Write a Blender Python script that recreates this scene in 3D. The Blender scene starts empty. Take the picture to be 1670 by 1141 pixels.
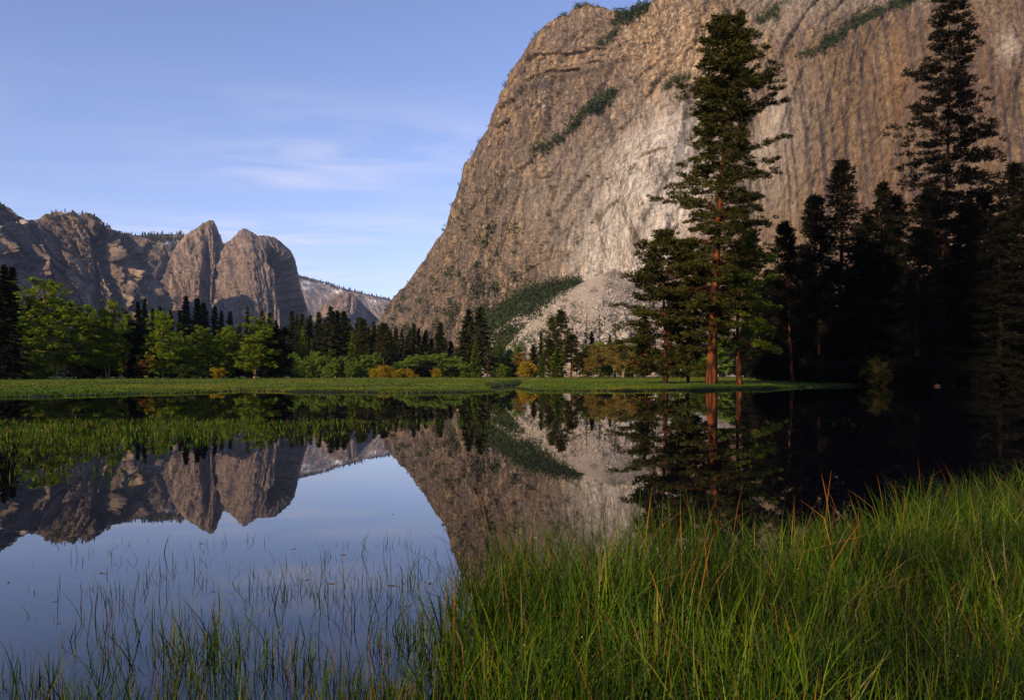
import bpy, math, random
import numpy as np
from mathutils import Vector
from mathutils.bvhtree import BVHTree

# ------------------------------------------------------------------ camera, sky, sun, exposure
sc = bpy.context.scene
COL = sc.collection
CAM_H, F, CX, HY = 1.25, 1392.0, 835.0, 614.0      # eye height, focal length and horizon of the 1670 px photograph
cam_d = bpy.data.cameras.new("camera"); cam = bpy.data.objects.new("camera", cam_d); COL.objects.link(cam)
cam.location = (0, 0, CAM_H); cam.rotation_euler = (math.radians(90), 0, 0)
cam_d.sensor_width = 36; cam_d.lens = 36 * F / 1670; cam_d.shift_y = (HY - 570.5) / 1670
cam_d.clip_start = 0.1; cam_d.clip_end = 40000
sc.camera = cam

SUN_EL, SUN_AZ = math.radians(24), math.radians(42)   # low morning sun behind the camera, to the left
SDIR = Vector((-math.sin(SUN_AZ) * math.cos(SUN_EL), -math.cos(SUN_AZ) * math.cos(SUN_EL), math.sin(SUN_EL)))
sl = bpy.data.lights.new("sun", 'SUN'); sl.energy = 5.0; sl.angle = math.radians(0.5); sl.color = (1.0, 0.77, 0.50)
so = bpy.data.objects.new("sun", sl); COL.objects.link(so); so.rotation_euler = SDIR.to_track_quat('Z', 'Y').to_euler()
so.location = (0, -20, 60)

sc.view_settings.view_transform = 'Standard'; sc.view_settings.look = 'None'
sc.view_settings.exposure = 0.2; sc.view_settings.gamma = 1.0
cy = sc.cycles
cy.max_bounces = 5; cy.diffuse_bounces = 2; cy.glossy_bounces = 3; cy.transmission_bounces = 2; cy.volume_bounces = 0
cy.transparent_max_bounces = 4; cy.sample_clamp_indirect = 4; cy.use_denoising = True
cy.caustics_reflective = False; cy.caustics_refractive = False


def N(nt, typ, **kw):
    n = nt.nodes.new(typ)
    for k, v in kw.items():
        if k.startswith('i_'):
            n.inputs[k[2:].replace('_', ' ')].default_value = v
        else:
            setattr(n, k, v)
    return n


def ramp(nt, stops, fac=None):
    r = nt.nodes.new('ShaderNodeValToRGB')
    e = r.color_ramp.elements
    while len(e) < len(stops):
        e.new(0.5)
    for el, (p, c) in zip(e, stops):
        el.position = p
        el.color = (c, c, c, 1) if isinstance(c, (int, float)) else (*c, 1)
    if fac is not None:
        nt.links.new(fac, r.inputs['Fac'])
    return r


def math_n(nt, op, a, b=None, clamp=False):
    m = nt.nodes.new('ShaderNodeMath'); m.operation = op; m.use_clamp = clamp
    for i, v in enumerate((a, b)):
        if v is None: continue
        if isinstance(v, (int, float)): m.inputs[i].default_value = v
        else: nt.links.new(v, m.inputs[i])
    return m.outputs[0]


def mixc(nt, fac, a, b, mode='MIX'):
    m = nt.nodes.new('ShaderNodeMix'); m.data_type = 'RGBA'; m.blend_type = mode
    for s, v in ((m.inputs[0], fac), (m.inputs[6], a), (m.inputs[7], b)):
        if isinstance(v, (int, float)): s.default_value = v
        elif isinstance(v, tuple): s.default_value = (*v, 1)
        else: nt.links.new(v, s)
    return m.outputs[2]


w = bpy.data.worlds.new("World"); sc.world = w; w.use_nodes = True
nt = w.node_tree; nt.nodes.clear()
sky = N(nt, 'ShaderNodeTexSky', sky_type='NISHITA', sun_disc=False)
sky.sun_elevation = SUN_EL; sky.sun_rotation = math.pi + SUN_AZ
sky.altitude = 1200; sky.air_density = 1.0; sky.dust_density = 0.35; sky.ozone_density = 2.0
SKY_STRENGTH = 0.15
HAZE = 0.000030
tc = N(nt, 'ShaderNodeTexCoord')
sep = N(nt, 'ShaderNodeSeparateXYZ'); nt.links.new(tc.outputs['Generated'], sep.inputs[0])
zc = math_n(nt, 'MAXIMUM', sep.outputs['Z'], 0.03)
cb = N(nt, 'ShaderNodeCombineXYZ')
nt.links.new(math_n(nt, 'DIVIDE', sep.outputs['X'], zc), cb.inputs[0])
nt.links.new(math_n(nt, 'DIVIDE', sep.outputs['Y'], zc), cb.inputs[1])
mp = N(nt, 'ShaderNodeMapping'); mp.inputs['Scale'].default_value = (0.75, 1.3, 1); mp.inputs['Rotation'].default_value = (0, 0, math.radians(14)); mp.inputs['Location'].default_value = (1.3, 0.4, 0)
nt.links.new(cb.outputs[0], mp.inputs[0])
n1 = N(nt, 'ShaderNodeTexNoise', i_Scale=1.7, i_Detail=8.0, i_Roughness=0.62, i_Distortion=0.6)
nt.links.new(mp.outputs[0], n1.inputs['Vector'])
n2 = N(nt, 'ShaderNodeTexNoise', i_Scale=0.35, i_Detail=2.0)
nt.links.new(mp.outputs[0], n2.inputs['Vector'])
c1 = ramp(nt, [(0.40, 0.0), (0.70, 1.0)], n1.outputs['Fac']).outputs[0]
c2 = ramp(nt, [(0.40, 0.0), (0.58, 1.0)], n2.outputs['Fac']).outputs[0]
el = ramp(nt, [(0.03, 0.0), (0.13, 1.0), (0.22, 0.85), (0.33, 0.0)], sep.outputs['Z']).outputs[0]
cl = math_n(nt, 'MULTIPLY', math_n(nt, 'MULTIPLY', c1, c2), el)
ex = ramp(nt, [(0.18, 0.15), (0.28, 0.5), (0.38, 1.0), (0.46, 0.7), (0.53, 0.1)], math_n(nt, 'ADD', math_n(nt, 'MULTIPLY', sep.outputs['X'], 0.5), 0.5)).outputs[0]
cl = math_n(nt, 'MULTIPLY', cl, math_n(nt, 'MULTIPLY', ex, 0.75), True)
tint = mixc(nt, 1.0, sky.outputs[0], (1.19, 1.01, 1.16), 'MULTIPLY')
cloudy = mixc(nt, cl, tint, (6.0, 5.6, 6.1))
bg = N(nt, 'ShaderNodeBackground', i_Strength=SKY_STRENGTH)
nt.links.new(cloudy, bg.inputs[0])
wo = N(nt, 'ShaderNodeOutputWorld'); nt.links.new(bg.outputs[0], wo.inputs[0])

# ------------------------------------------------------------------ numpy helpers
_r = np.random.RandomState(7)
_P = _r.permutation(256); _P = np.concatenate([_P, _P, _P])
_G = _r.normal(size=(256, 3)); _G /= np.linalg.norm(_G, axis=1)[:, None]


def pnoise(x, y, z):
    x, y, z = np.broadcast_arrays(np.asarray(x, float), np.asarray(y, float), np.asarray(z, float))
    xi, yi, zi = np.floor(x).astype(int), np.floor(y).astype(int), np.floor(z).astype(int)
    xf, yf, zf = x - xi, y - yi, z - zi
    u, v, t = [q * q * q * (q * (q * 6 - 15) + 10) for q in (xf, yf, zf)]
    xi &= 255; yi &= 255; zi &= 255
    out = 0
    for dx in (0, 1):
        for dy in (0, 1):
            for dz in (0, 1):
                g = _G[_P[_P[_P[(xi + dx) & 255] + ((yi + dy) & 255)] + ((zi + dz) & 255)]]
                d = g[..., 0] * (xf - dx) + g[..., 1] * (yf - dy) + g[..., 2] * (zf - dz)
                out = out + d * (u if dx else 1 - u) * (v if dy else 1 - v) * (t if dz else 1 - t)
    return out * 1.5


def fbm(x, y, z, o=5, g=0.5):
    s, a, f = 0, 1.0, 1.0
    for i in range(o):
        s = s + a * pnoise(x * f + 17.3 * i, y * f + 5.1 * i, z * f); a *= g; f *= 2.03
    return s


def ridged(x, y, z, o=4, g=0.5):
    s, a, f = 0, 1.0, 1.0
    for i in range(o):
        s = s + a * (1 - np.abs(pnoise(x * f + 31.7 * i, y * f, z * f + 3.3 * i)) * 1.6); a *= g; f *= 2.1
    return s - 1.0


def sstep(a, b, x):
    t = np.clip((x - a) / (b - a), 0, 1); return t * t * (3 - 2 * t)


def px2w(px, py, D):
    px, py, D = np.asarray(px, float), np.asarray(py, float), np.asarray(D, float)
    return np.stack([(px - CX) / F * D, D * np.ones_like(px), CAM_H + (HY - py) / F * D], -1)


def w2px(P):
    return CX + P[..., 0] / P[..., 1] * F, HY - (P[..., 2] - CAM_H) / P[..., 1] * F


def build(name, V, faces, mat, parent=None, col=None, smooth=False, attr='Col'):
    """one mesh object; faces is a list of (m,3) / (m,4) index arrays"""
    me = bpy.data.meshes.new(name)
    V = np.asarray(V, np.float32).reshape(-1, 3)
    faces = [np.asarray(f, np.int32) for f in (faces if isinstance(faces, list) else [faces]) if len(f)]
    loops = np.concatenate([f.ravel() for f in faces])
    tot = np.concatenate([np.full(len(f), f.shape[1], np.int32) for f in faces])
    st = np.concatenate([[0], np.cumsum(tot)[:-1]]).astype(np.int32)
    me.vertices.add(len(V)); me.vertices.foreach_set('co', V.ravel())
    me.loops.add(len(loops)); me.loops.foreach_set('vertex_index', loops)
    me.polygons.add(len(tot)); me.polygons.foreach_set('loop_start', st); me.polygons.foreach_set('loop_total', tot)
    if smooth: me.polygons.foreach_set('use_smooth', np.ones(len(tot), bool))
    me.update(calc_edges=True)
    if col is not None:
        c = np.asarray(col, np.float32)
        if c.ndim == 1: c = np.repeat(c[:, None], 3, 1)
        c = np.concatenate([c, np.ones((len(c), 1), np.float32)], 1)
        a = me.color_attributes.new(attr, 'FLOAT_COLOR', 'POINT'); a.data.foreach_set('color', c.ravel())
    me.validate()
    me.materials.append(mat)
    o = bpy.data.objects.new(name, me); COL.objects.link(o)
    if parent is not None: o.parent = parent
    return o


def tag(o, label=None, cat=None, group=None, kind=None):
    if label: o['label'] = label
    if cat: o['category'] = cat
    if group: o['group'] = group
    if kind: o['kind'] = kind
    return o


class Acc:
    def __init__(s): s.V, s.F3, s.F4, s.C, s.n = [], [], [], [], 0

    def add(s, V, F, C=None):
        V = np.asarray(V, float).reshape(-1, 3); F = np.asarray(F, int)
        s.V.append(V); (s.F3 if F.shape[1] == 3 else s.F4).append(F + s.n)
        s.C.append(np.ones(len(V)) if C is None else np.asarray(C, float)); s.n += len(V)

    def tube(s, pts, rad, n=6, c=1.0):
        pts = np.asarray(pts, float); rad = np.asarray(rad, float)
        d = np.gradient(pts, axis=0); d /= np.linalg.norm(d, axis=1)[:, None] + 1e-9
        ref = np.array([0.31, 0.95, 0.05]) if abs(d[0, 1]) < 0.8 else np.array([1.0, 0.1, 0])
        a = np.cross(d, ref); a /= np.linalg.norm(a, axis=1)[:, None]; b = np.cross(d, a)
        th = np.arange(n) / n * 2 * np.pi
        ring = pts[:, None] + rad[:, None, None] * (np.cos(th)[None, :, None] * a[:, None] + np.sin(th)[None, :, None] * b[:, None])
        m = len(pts); i = np.arange(m - 1)[:, None] * n; j = np.arange(n)[None]
        q = np.stack([i + j, i + (j + 1) % n, i + n + (j + 1) % n, i + n + j], -1).reshape(-1, 4)
        s.add(ring.reshape(-1, 3), q, np.full(m * n, c))

    def cards(s, C, ax, ln, wd, rng, val=None):
        """lens shaped leaves: centre C, long axis ax"""
        C = np.asarray(C); k = len(C)
        if k == 0: return
        ax = ax / (np.linalg.norm(ax, axis=1)[:, None] + 1e-9)
        r = rng.normal(size=(k, 3)); b = np.cross(ax, r); b /= np.linalg.norm(b, axis=1)[:, None] + 1e-9
        ln = np.broadcast_to(ln, (k,))[:, None]; wd = np.broadcast_to(wd, (k,))[:, None]
        V = np.stack([C - ax * ln * .5, C + b * wd * .5, C + ax * ln * .5, C - b * wd * .5], 1)
        f = np.arange(k * 4).reshape(-1, 4)
        v = rng.uniform(.7, 1.25, k) if val is None else val * rng.uniform(.8, 1.2, k)
        s.add(V.reshape(-1, 3), f, np.repeat(v, 4))

    def build(s, name, mat, parent=None, smooth=False):
        F = []
        if s.F3: F.append(np.concatenate(s.F3))
        if s.F4: F.append(np.concatenate(s.F4))
        return build(name, np.concatenate(s.V), F, mat, parent, np.concatenate(s.C), smooth)


# ------------------------------------------------------------------ materials
def mat_base(name):
    m = bpy.data.materials.new(name); m.use_nodes = True
    nt = m.node_tree; b = nt.nodes['Principled BSDF']
    return m, nt, b


def rock_mat(name, scale=1.0, bump=0.6, contrast=0.5):
    m, nt, b = mat_base(name)
    at = N(nt, 'ShaderNodeVertexColor', layer_name='Col')
    tc = N(nt, 'ShaderNodeTexCoord')
    mp = N(nt, 'ShaderNodeMapping'); mp.inputs['Scale'].default_value = (1, 1, 0.16); nt.links.new(tc.outputs['Object'], mp.inputs[0])
    n1 = N(nt, 'ShaderNodeTexNoise', i_Scale=0.11 * scale, i_Detail=9.0, i_Roughness=0.68, i_Distortion=0.3)
    nt.links.new(mp.outputs[0], n1.inputs['Vector'])
    n2 = N(nt, 'ShaderNodeTexNoise', i_Scale=0.35 * scale, i_Detail=6.0, i_Roughness=0.7)
    nt.links.new(tc.outputs['Object'], n2.inputs['Vector'])
    mul = ramp(nt, [(0.25, 1 - contrast), (0.5, 1.0), (0.75, 1 + contrast * .8)], n1.outputs['Fac']).outputs[0]
    mul2 = ramp(nt, [(0.3, 1 - contrast * .7), (0.6, 1.05)], n2.outputs['Fac']).outputs[0]
    c = mixc(nt, 1.0, at.outputs[0], mul, 'MULTIPLY'); c = mixc(nt, 1.0, c, mul2, 'MULTIPLY')
    nt.links.new(c, b.inputs['Base Color'])
    b.inputs['Roughness'].default_value = 0.9; b.inputs['Specular IOR Level'].default_value = 0.15
    bp = N(nt, 'ShaderNodeBump', i_Strength=bump, i_Distance=2.5 / scale); nt.links.new(n2.outputs['Fac'], bp.inputs['Height'])
    nt.links.new(bp.outputs[0], b.inputs['Normal'])
    return m


def leaf_mat(name, col, col2=None, trans=0.25, var=0.35, nscale=0.25, rough=0.75):
    """two leaf tones mixed per tree and through the crown; some light passes through the leaves"""
    m, nt, b = mat_base(name)
    col2 = col2 or tuple(c * .6 for c in col)
    at = N(nt, 'ShaderNodeVertexColor', layer_name='Col')
    oi = N(nt, 'ShaderNodeObjectInfo'); tc = N(nt, 'ShaderNodeTexCoord')
    n = N(nt, 'ShaderNodeTexNoise', i_Scale=nscale, i_Detail=2.0); nt.links.new(tc.outputs['Object'], n.inputs['Vector'])
    f = math_n(nt, 'ADD', math_n(nt, 'MULTIPLY', n.outputs['Fac'], 1.2), math_n(nt, 'MULTIPLY', math_n(nt, 'SUBTRACT', oi.outputs['Random'], 0.6), var), True)
    c = mixc(nt, f, col2, col); c = mixc(nt, 1.0, c, at.outputs[0], 'MULTIPLY')
    nt.links.new(c, b.inputs['Base Color']); b.inputs['Roughness'].default_value = rough; b.inputs['Specular IOR Level'].default_value = 0.15
    if trans:
        t = N(nt, 'ShaderNodeBsdfTranslucent'); nt.links.new(c, t.inputs['Color'])
        mx = N(nt, 'ShaderNodeMixShader', i_Fac=trans)
        nt.links.new(b.outputs[0], mx.inputs[1]); nt.links.new(t.outputs[0], mx.inputs[2])
        nt.links.new(mx.outputs[0], nt.nodes['Material Output'].inputs['Surface'])
    return m


def bark_mat(name, col, dark, sx=9.0, sz=1.6):
    m, nt, b = mat_base(name)
    tc = N(nt, 'ShaderNodeTexCoord'); mp = N(nt, 'ShaderNodeMapping'); mp.inputs['Scale'].default_value = (sx, sx, sz)
    nt.links.new(tc.outputs['Object'], mp.inputs[0])
    v = N(nt, 'ShaderNodeTexVoronoi', feature='DISTANCE_TO_EDGE', i_Scale=0.55); nt.links.new(mp.outputs[0], v.inputs['Vector'])
    n = N(nt, 'ShaderNodeTexNoise', i_Scale=0.5, i_Detail=5.0); nt.links.new(mp.outputs[0], n.inputs['Vector'])
    f = math_n(nt, 'MULTIPLY', ramp(nt, [(0.0, 0.0), (0.34, 1.0)], v.outputs['Distance']).outputs[0], n.outputs['Fac'], True)
    c = mixc(nt, ramp(nt, [(0.12, 0.0), (0.5, 1.0)], f).outputs[0], dark, col)
    nt.links.new(c, b.inputs['Base Color']); b.inputs['Roughness'].default_value = 0.9; b.inputs['Specular IOR Level'].default_value = 0.1
    bp = N(nt, 'ShaderNodeBump', i_Strength=0.8, i_Distance=0.06); nt.links.new(f, bp.inputs['Height']); nt.links.new(bp.outputs[0], b.inputs['Normal'])
    return m


M_cliff = rock_mat('granite', 2.2, 0.6, 0.85)
M_far = rock_mat('far_granite', 0.45, 1.0, 0.8)
M_talus = rock_mat('talus_rock', 2.5, 0.8, 0.5)
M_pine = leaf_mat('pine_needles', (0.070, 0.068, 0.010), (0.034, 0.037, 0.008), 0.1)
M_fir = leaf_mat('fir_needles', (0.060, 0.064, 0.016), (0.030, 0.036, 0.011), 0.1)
M_dark = leaf_mat('shaded_needles', (0.015, 0.013, 0.004), (0.008, 0.008, 0.003), 0.05)  # shade of the dark woods put into the foliage colour
M_cedar = leaf_mat('cedar_sprays', (0.135, 0.19, 0.012), (0.075, 0.11, 0.010), 0.2)
M_cotton = leaf_mat('cottonwood_leaves', (0.20, 0.27, 0.012), (0.11, 0.16, 0.010), 0.3)
M_willow = leaf_mat('willow_leaves', (0.20, 0.29, 0.035), (0.115, 0.18, 0.024), 0.35)
M_olive = leaf_mat('olive_leaves', (0.075, 0.105, 0.012), (0.035, 0.055, 0.008), 0.25)
M_yellow = leaf_mat('yellow_leaves', (0.40, 0.27, 0.014), (0.24, 0.18, 0.014), 0.3)
M_dull = leaf_mat('dull_yellow_leaves', (0.17, 0.135, 0.012), (0.10, 0.085, 0.012), 0.25)  # dimmer yellow copy, the shade at the shore put into its colour
M_oak = leaf_mat('oak_catkin_leaves', (0.22, 0.15, 0.028), (0.12, 0.088, 0.018), 0.25)
M_rust = leaf_mat('rust_leaves', (0.28, 0.11, 0.014), (0.15, 0.07, 0.012), 0.25)
M_brush = leaf_mat('brush_leaves', (0.045, 0.062, 0.014), (0.022, 0.032, 0.010), 0.1, nscale=0.03)
M_bark_r = bark_mat('ponderosa_bark', (0.22, 0.062, 0.018), (0.035, 0.014, 0.008), 3.0, 0.9)
M_bark_d = bark_mat('dark_bark', (0.14, 0.07, 0.035), (0.05, 0.026, 0.015))
M_bark_p = bark_mat('pale_bark', (0.52, 0.40, 0.22), (0.22, 0.15, 0.08))
M_bark_k = bark_mat('shaded_bark', (0.05, 0.028, 0.016), (0.02, 0.012, 0.008))  # bark colour darkened to stand for the shade on the trunks

# ------------------------------------------------------------------ ground and water
SH_PX = [-3000, -600, 0, 120, 250, 400, 520, 640, 760, 850, 1000, 1150, 1240, 1330, 1420, 1670, 2500, 5000]
SH_D = [45, 47, 52, 55, 62, 72, 70, 63, 66, 75, 74, 75, 84, 104, 122, 124, 110, 90]
GT_PX = [-3000, 0, 400, 640, 900, 1160, 1400, 2500]
GT_Z = [0.65, 0.68, 0.85, 0.95, 0.98, 1.0, 1.1, 1.1]


CREEK = [((px_ - CX) / F * d_, d_) for px_, d_ in ((842, 74), (822, 88), (820, 96), (838, 112), (868, 138))]


def shore(px): return np.interp(px, SH_PX, SH_D)


def ground_h(x, y):
    x = np.asarray(x, float); y = np.asarray(y, float)
    yy = np.where(y > 4, y, 4.0)
    px = CX + x / yy * F
    sh = shore(px) + 4.5 * fbm(px / 110, 0.3, 0, 4, .6) + 1.6 * fbm(x / 4, y / 4, 9, 2)
    s = y - sh
    top = np.interp(px, GT_PX, GT_Z)
    up = top * (0.14 * sstep(0, 2.5, s) + 0.34 * sstep(1, 22, s) + 0.20 * sstep(10, 50, s) + 0.32 * sstep(25, 95, s)) + 0.05 * fbm(x / 9, y / 9, 3, 3) * sstep(0, 3, s)
    bed = -0.05 - 0.45 * sstep(0, -14, s)
    h = np.where(s > 0, up + 0.03, bed)
    cd = np.full(x.shape, 1e9)                    # the little creek that winds into the pond
    for (x0, y0), (x1, y1) in zip(CREEK[:-1], CREEK[1:]):
        t = np.clip(((x - x0) * (x1 - x0) + (y - y0) * (y1 - y0)) / ((x1 - x0) ** 2 + (y1 - y0) ** 2), 0, 1)
        cd = np.minimum(cd, np.hypot(x - x0 - t * (x1 - x0), y - y0 - t * (y1 - y0)))
    h = h + (-.16 - h) * (1 - sstep(.8, 2.6, cd)) * (h > -.16)
    near = 0.33 * sstep(1.5, -2.5, y)            # the bank the camera stands on
    h = np.where(y < 4, np.maximum(np.where(y > -40, bed * sstep(-40, -2, y), 0), -0.3) + near, h)
    h = h + 0.28 * sstep(0.9, 0.2, np.hypot(x, y) / 400) * 0
    # the mud under the marsh grass at the right
    return h


def make_ground(mat):
    az = np.radians(np.concatenate([np.linspace(-180, -40, 50), np.linspace(-39.5, 39.5, 400), np.linspace(40, 180, 50)[:-1]]))
    r = np.concatenate([[0.0], np.geomspace(0.8, 40, 50), np.linspace(41, 180, 180), np.geomspace(185, 14000, 60)])
    A, R = np.meshgrid(az, r)
    X, Y = R * np.sin(A), R * np.cos(A)
    Z = ground_h(X, Y)
    V = np.stack([X, Y, Z], -1).reshape(-1, 3)
    nr, na = len(r), len(az)
    i, j = np.meshgrid(np.arange(nr - 1), np.arange(na), indexing='ij')
    q = np.stack([i * na + j, i * na + (j + 1) % na, (i + 1) * na + (j + 1) % na, (i + 1) * na + j], -1).reshape(-1, 4)
    o = build('ground', V, q[:, ::-1], mat, smooth=True)
    return tag(o, kind='structure')


m, nt, b = mat_base('meadow_ground')
tc = N(nt, 'ShaderNodeTexCoord')
mp = N(nt, 'ShaderNodeMapping'); mp.inputs['Scale'].default_value = (1, 0.5, 1); nt.links.new(tc.outputs['Object'], mp.inputs[0])
n1 = N(nt, 'ShaderNodeTexNoise', i_Scale=0.045, i_Detail=5.0, i_Roughness=0.6); nt.links.new(mp.outputs[0], n1.inputs['Vector'])
n2 = N(nt, 'ShaderNodeTexNoise', i_Scale=0.9, i_Detail=5.0, i_Roughness=0.7); nt.links.new(mp.outputs[0], n2.inputs['Vector'])
g = ramp(nt, [(0.32, (0.045, 0.095, 0.010)), (0.46, (0.085, 0.13, 0.012)), (0.58, (0.13, 0.14, 0.018)), (0.72, (0.06, 0.11, 0.010))], n1.outputs['Fac']).outputs[0]
g = mixc(nt, 1.0, g, ramp(nt, [(0.3, 0.55), (0.65, 1.2)], n2.outputs['Fac']).outputs[0], 'MULTIPLY')
sp = N(nt, 'ShaderNodeSeparateXYZ'); nt.links.new(tc.outputs['Object'], sp.inputs[0])
wet = ramp(nt, [(0.0, 1.0), (0.12, 1.0), (0.22, 0.0)], math_n(nt, 'ADD', sp.outputs['Z'], 0.02, True)).outputs[0]
g = mixc(nt, wet, g, (0.016, 0.013, 0.008))
nt.links.new(g, b.inputs['Base Color']); b.inputs['Roughness'].default_value = 0.95; b.inputs['Specular IOR Level'].default_value = 0.1
bp = N(nt, 'ShaderNodeBump', i_Strength=0.9, i_Distance=0.25); nt.links.new(n2.outputs['Fac'], bp.inputs['Height']); nt.links.new(bp.outputs[0], b.inputs['Normal'])
M_ground = m
make_ground(M_ground)

m, nt, b = mat_base('still_water')
tc = N(nt, 'ShaderNodeTexCoord')
mp = N(nt, 'ShaderNodeMapping'); mp.inputs['Scale'].default_value = (0.35, 1.0, 1); nt.links.new(tc.outputs['Object'], mp.inputs[0])
n1 = N(nt, 'ShaderNodeTexNoise', i_Scale=1.4, i_Detail=2.0); nt.links.new(mp.outputs[0], n1.inputs['Vector'])
bp = N(nt, 'ShaderNodeBump', i_Strength=0.012, i_Distance=0.05); nt.links.new(n1.outputs['Fac'], bp.inputs['Height']); nt.links.new(bp.outputs[0], b.inputs['Normal'])
b.inputs['Base Color'].default_value = (0.003, 0.003, 0.005, 1)
n2 = N(nt, 'ShaderNodeTexNoise', i_Scale=0.22, i_Detail=4.0); nt.links.new(mp.outputs[0], n2.inputs['Vector'])
nt.links.new(ramp(nt, [(0.45, 0.008), (0.62, 0.012), (0.72, 0.06)], n2.outputs['Fac']).outputs[0], b.inputs['Roughness'])
b.inputs['IOR'].default_value = 1.45
M_water = m
xs = np.linspace(-260, 260, 40); ys = np.linspace(-30, 150, 30)
X, Y = np.meshgrid(xs, ys); V = np.stack([X, Y, X * 0], -1).reshape(-1, 3)
i, j = np.meshgrid(np.arange(29), np.arange(39), indexing='ij')
q = np.stack([i * 40 + j, i * 40 + j + 1, (i + 1) * 40 + j + 1, (i + 1) * 40 + j], -1).reshape(-1, 4)
tag(build('water', V, q, M_water), kind='structure')


# ------------------------------------------------------------------ mountains: ruled rock faces from base to crest, displaced, with a back
def curtain(name, crest, base, nu, nv, p, disp, color, mat, back=(150, 500), kind='structure', back_drop=0.05, jag=0):
    crest = np.asarray(crest, float); base = np.asarray(base, float)
    def res(a):
        d = np.concatenate([[0], np.cumsum(np.hypot(np.diff(a[:, 0]), np.diff(a[:, 1])) + 1e-3)]); return d / d[-1]
    sp = res(crest); u = np.linspace(0, 1, nu)
    # columns are spread evenly along the crest as seen, then the base point is read off by crest px
    c = np.stack([np.interp(u, sp, crest[:, k]) for k in range(3)], -1)
    bs = np.linspace(0, 1, len(base)) if base.shape[1] == 3 else base[:, 3]
    uu = u if base.shape[1] == 3 else c[:, 0]
    bb = np.stack([np.interp(uu, bs, base[:, k]) for k in range(3)], -1)
    C, B = px2w(c[:, 0], c[:, 1], c[:, 2]), px2w(bb[:, 0], bb[:, 1], bb[:, 2])
    mid = (C + B) / 2
    t = np.gradient(mid[:, :2], axis=0); k = np.ones(41) / 41
    t = np.stack([np.convolve(np.pad(t[:, i], 20, 'edge'), k, 'valid') for i in range(2)], -1)
    t /= np.linalg.norm(t, axis=1)[:, None]
    nrm = np.stack([t[:, 1], -t[:, 0], 0 * t[:, 0]], -1)
    sgn = np.sign(np.sum(nrm[:, :2] * -mid[:, :2], axis=1)); nrm *= sgn[:, None]
    a = np.concatenate([[0], np.cumsum(np.linalg.norm(np.diff(mid[:, :2], axis=0), axis=1))])
    v = np.linspace(0, 1, nv)
    hv = v ** p
    P = np.empty((nv, nu, 3))
    P[..., :2] = B[None, :, :2] + hv[:, None, None] * (C - B)[None, :, :2]
    P[..., 2] = B[None, :, 2] + v[:, None] * (C - B)[None, :, 2]
    A = np.broadcast_to(a, (nv, nu)); VV = np.broadcast_to(v[:, None], (nv, nu))
    px, py = w2px(P)
    d = disp(A, P[..., 2], VV, px, py)
    fade = 1 - 0.8 * sstep(0.93, 1.0, VV)
    P = P + nrm[None] * (d * fade)[..., None]
    px, py = w2px(P)
    colr = color(A, P[..., 2], VV, px, py, d)
    P[-1, :, 2] += jag * (fbm(a / (jag * 3 + 1e-6), .5, 3, 4, .6) if jag else 0)
    rows = [P]; cols = [colr]
    top = P[-1]
    for dist, z in ((back[0] * .3, 1 - back_drop * .3), (back[0], 1 - back_drop), (back[0] + back[1], 0.0)):
        r = top - nrm * dist; r[:, 2] = top[:, 2] * z - (5 if z == 0 else 0)
        rows.append(r[None]); cols.append(colr[-1:])
    P = np.concatenate(rows); colr = np.concatenate(cols)
    nr = P.shape[0]
    i, j = np.meshgrid(np.arange(nr - 1), np.arange(nu - 1), indexing='ij')
    q = np.stack([i * nu + j, i * nu + j + 1, (i + 1) * nu + j + 1, (i + 1) * nu + j], -1).reshape(-1, 4)
    o = build(name, P.reshape(-1, 3), q, mat, col=colr.reshape(-1, 3))
    tag(o, kind=kind)
    return o, P


def bvh_of(P):
    nr, nu = P.shape[:2]
    i, j = np.meshgrid(np.arange(nr - 1), np.arange(nu - 1), indexing='ij')
    q = np.stack([i * nu + j, i * nu + j + 1, (i + 1) * nu + j + 1, (i + 1) * nu + j], -1).reshape(-1, 4)
    return BVHTree.FromPolygons(P.reshape(-1, 3).tolist(), q.tolist())


def hit(bvh, px, py):
    d = Vector(((px - CX) / F, 1, (HY - py) / F)).normalized()
    h = bvh.ray_cast(Vector((0, 0, CAM_H)), d)
    return h[0]


def seg_dist(px, py, poly):
    """distance (px) to a polyline and signed side"""
    best = np.full(px.shape, 1e9); side = np.zeros(px.shape)
    for (x0, y0), (x1, y1) in zip(poly[:-1], poly[1:]):
        dx, dy = x1 - x0, y1 - y0; L = dx * dx + dy * dy
        t = np.clip(((px - x0) * dx + (py - y0) * dy) / L, 0, 1)
        ex, ey = px - x0 - t * dx, py - y0 - t * dy
        dd = np.hypot(ex, ey); s = np.sign(dx * ey - dy * ex)
        m = dd < best; best = np.where(m, dd, best); side = np.where(m, s, side)
    return best, side


def blob(px, py, x, y, rx, ry, rot=0):
    c, s = math.cos(math.radians(rot)), math.sin(math.radians(rot))
    dx, dy = px - x, py - y
    a, b = (dx * c + dy * s) / rx, (-dx * s + dy * c) / ry
    return np.exp(-(a * a + b * b) * 1.2)


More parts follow.
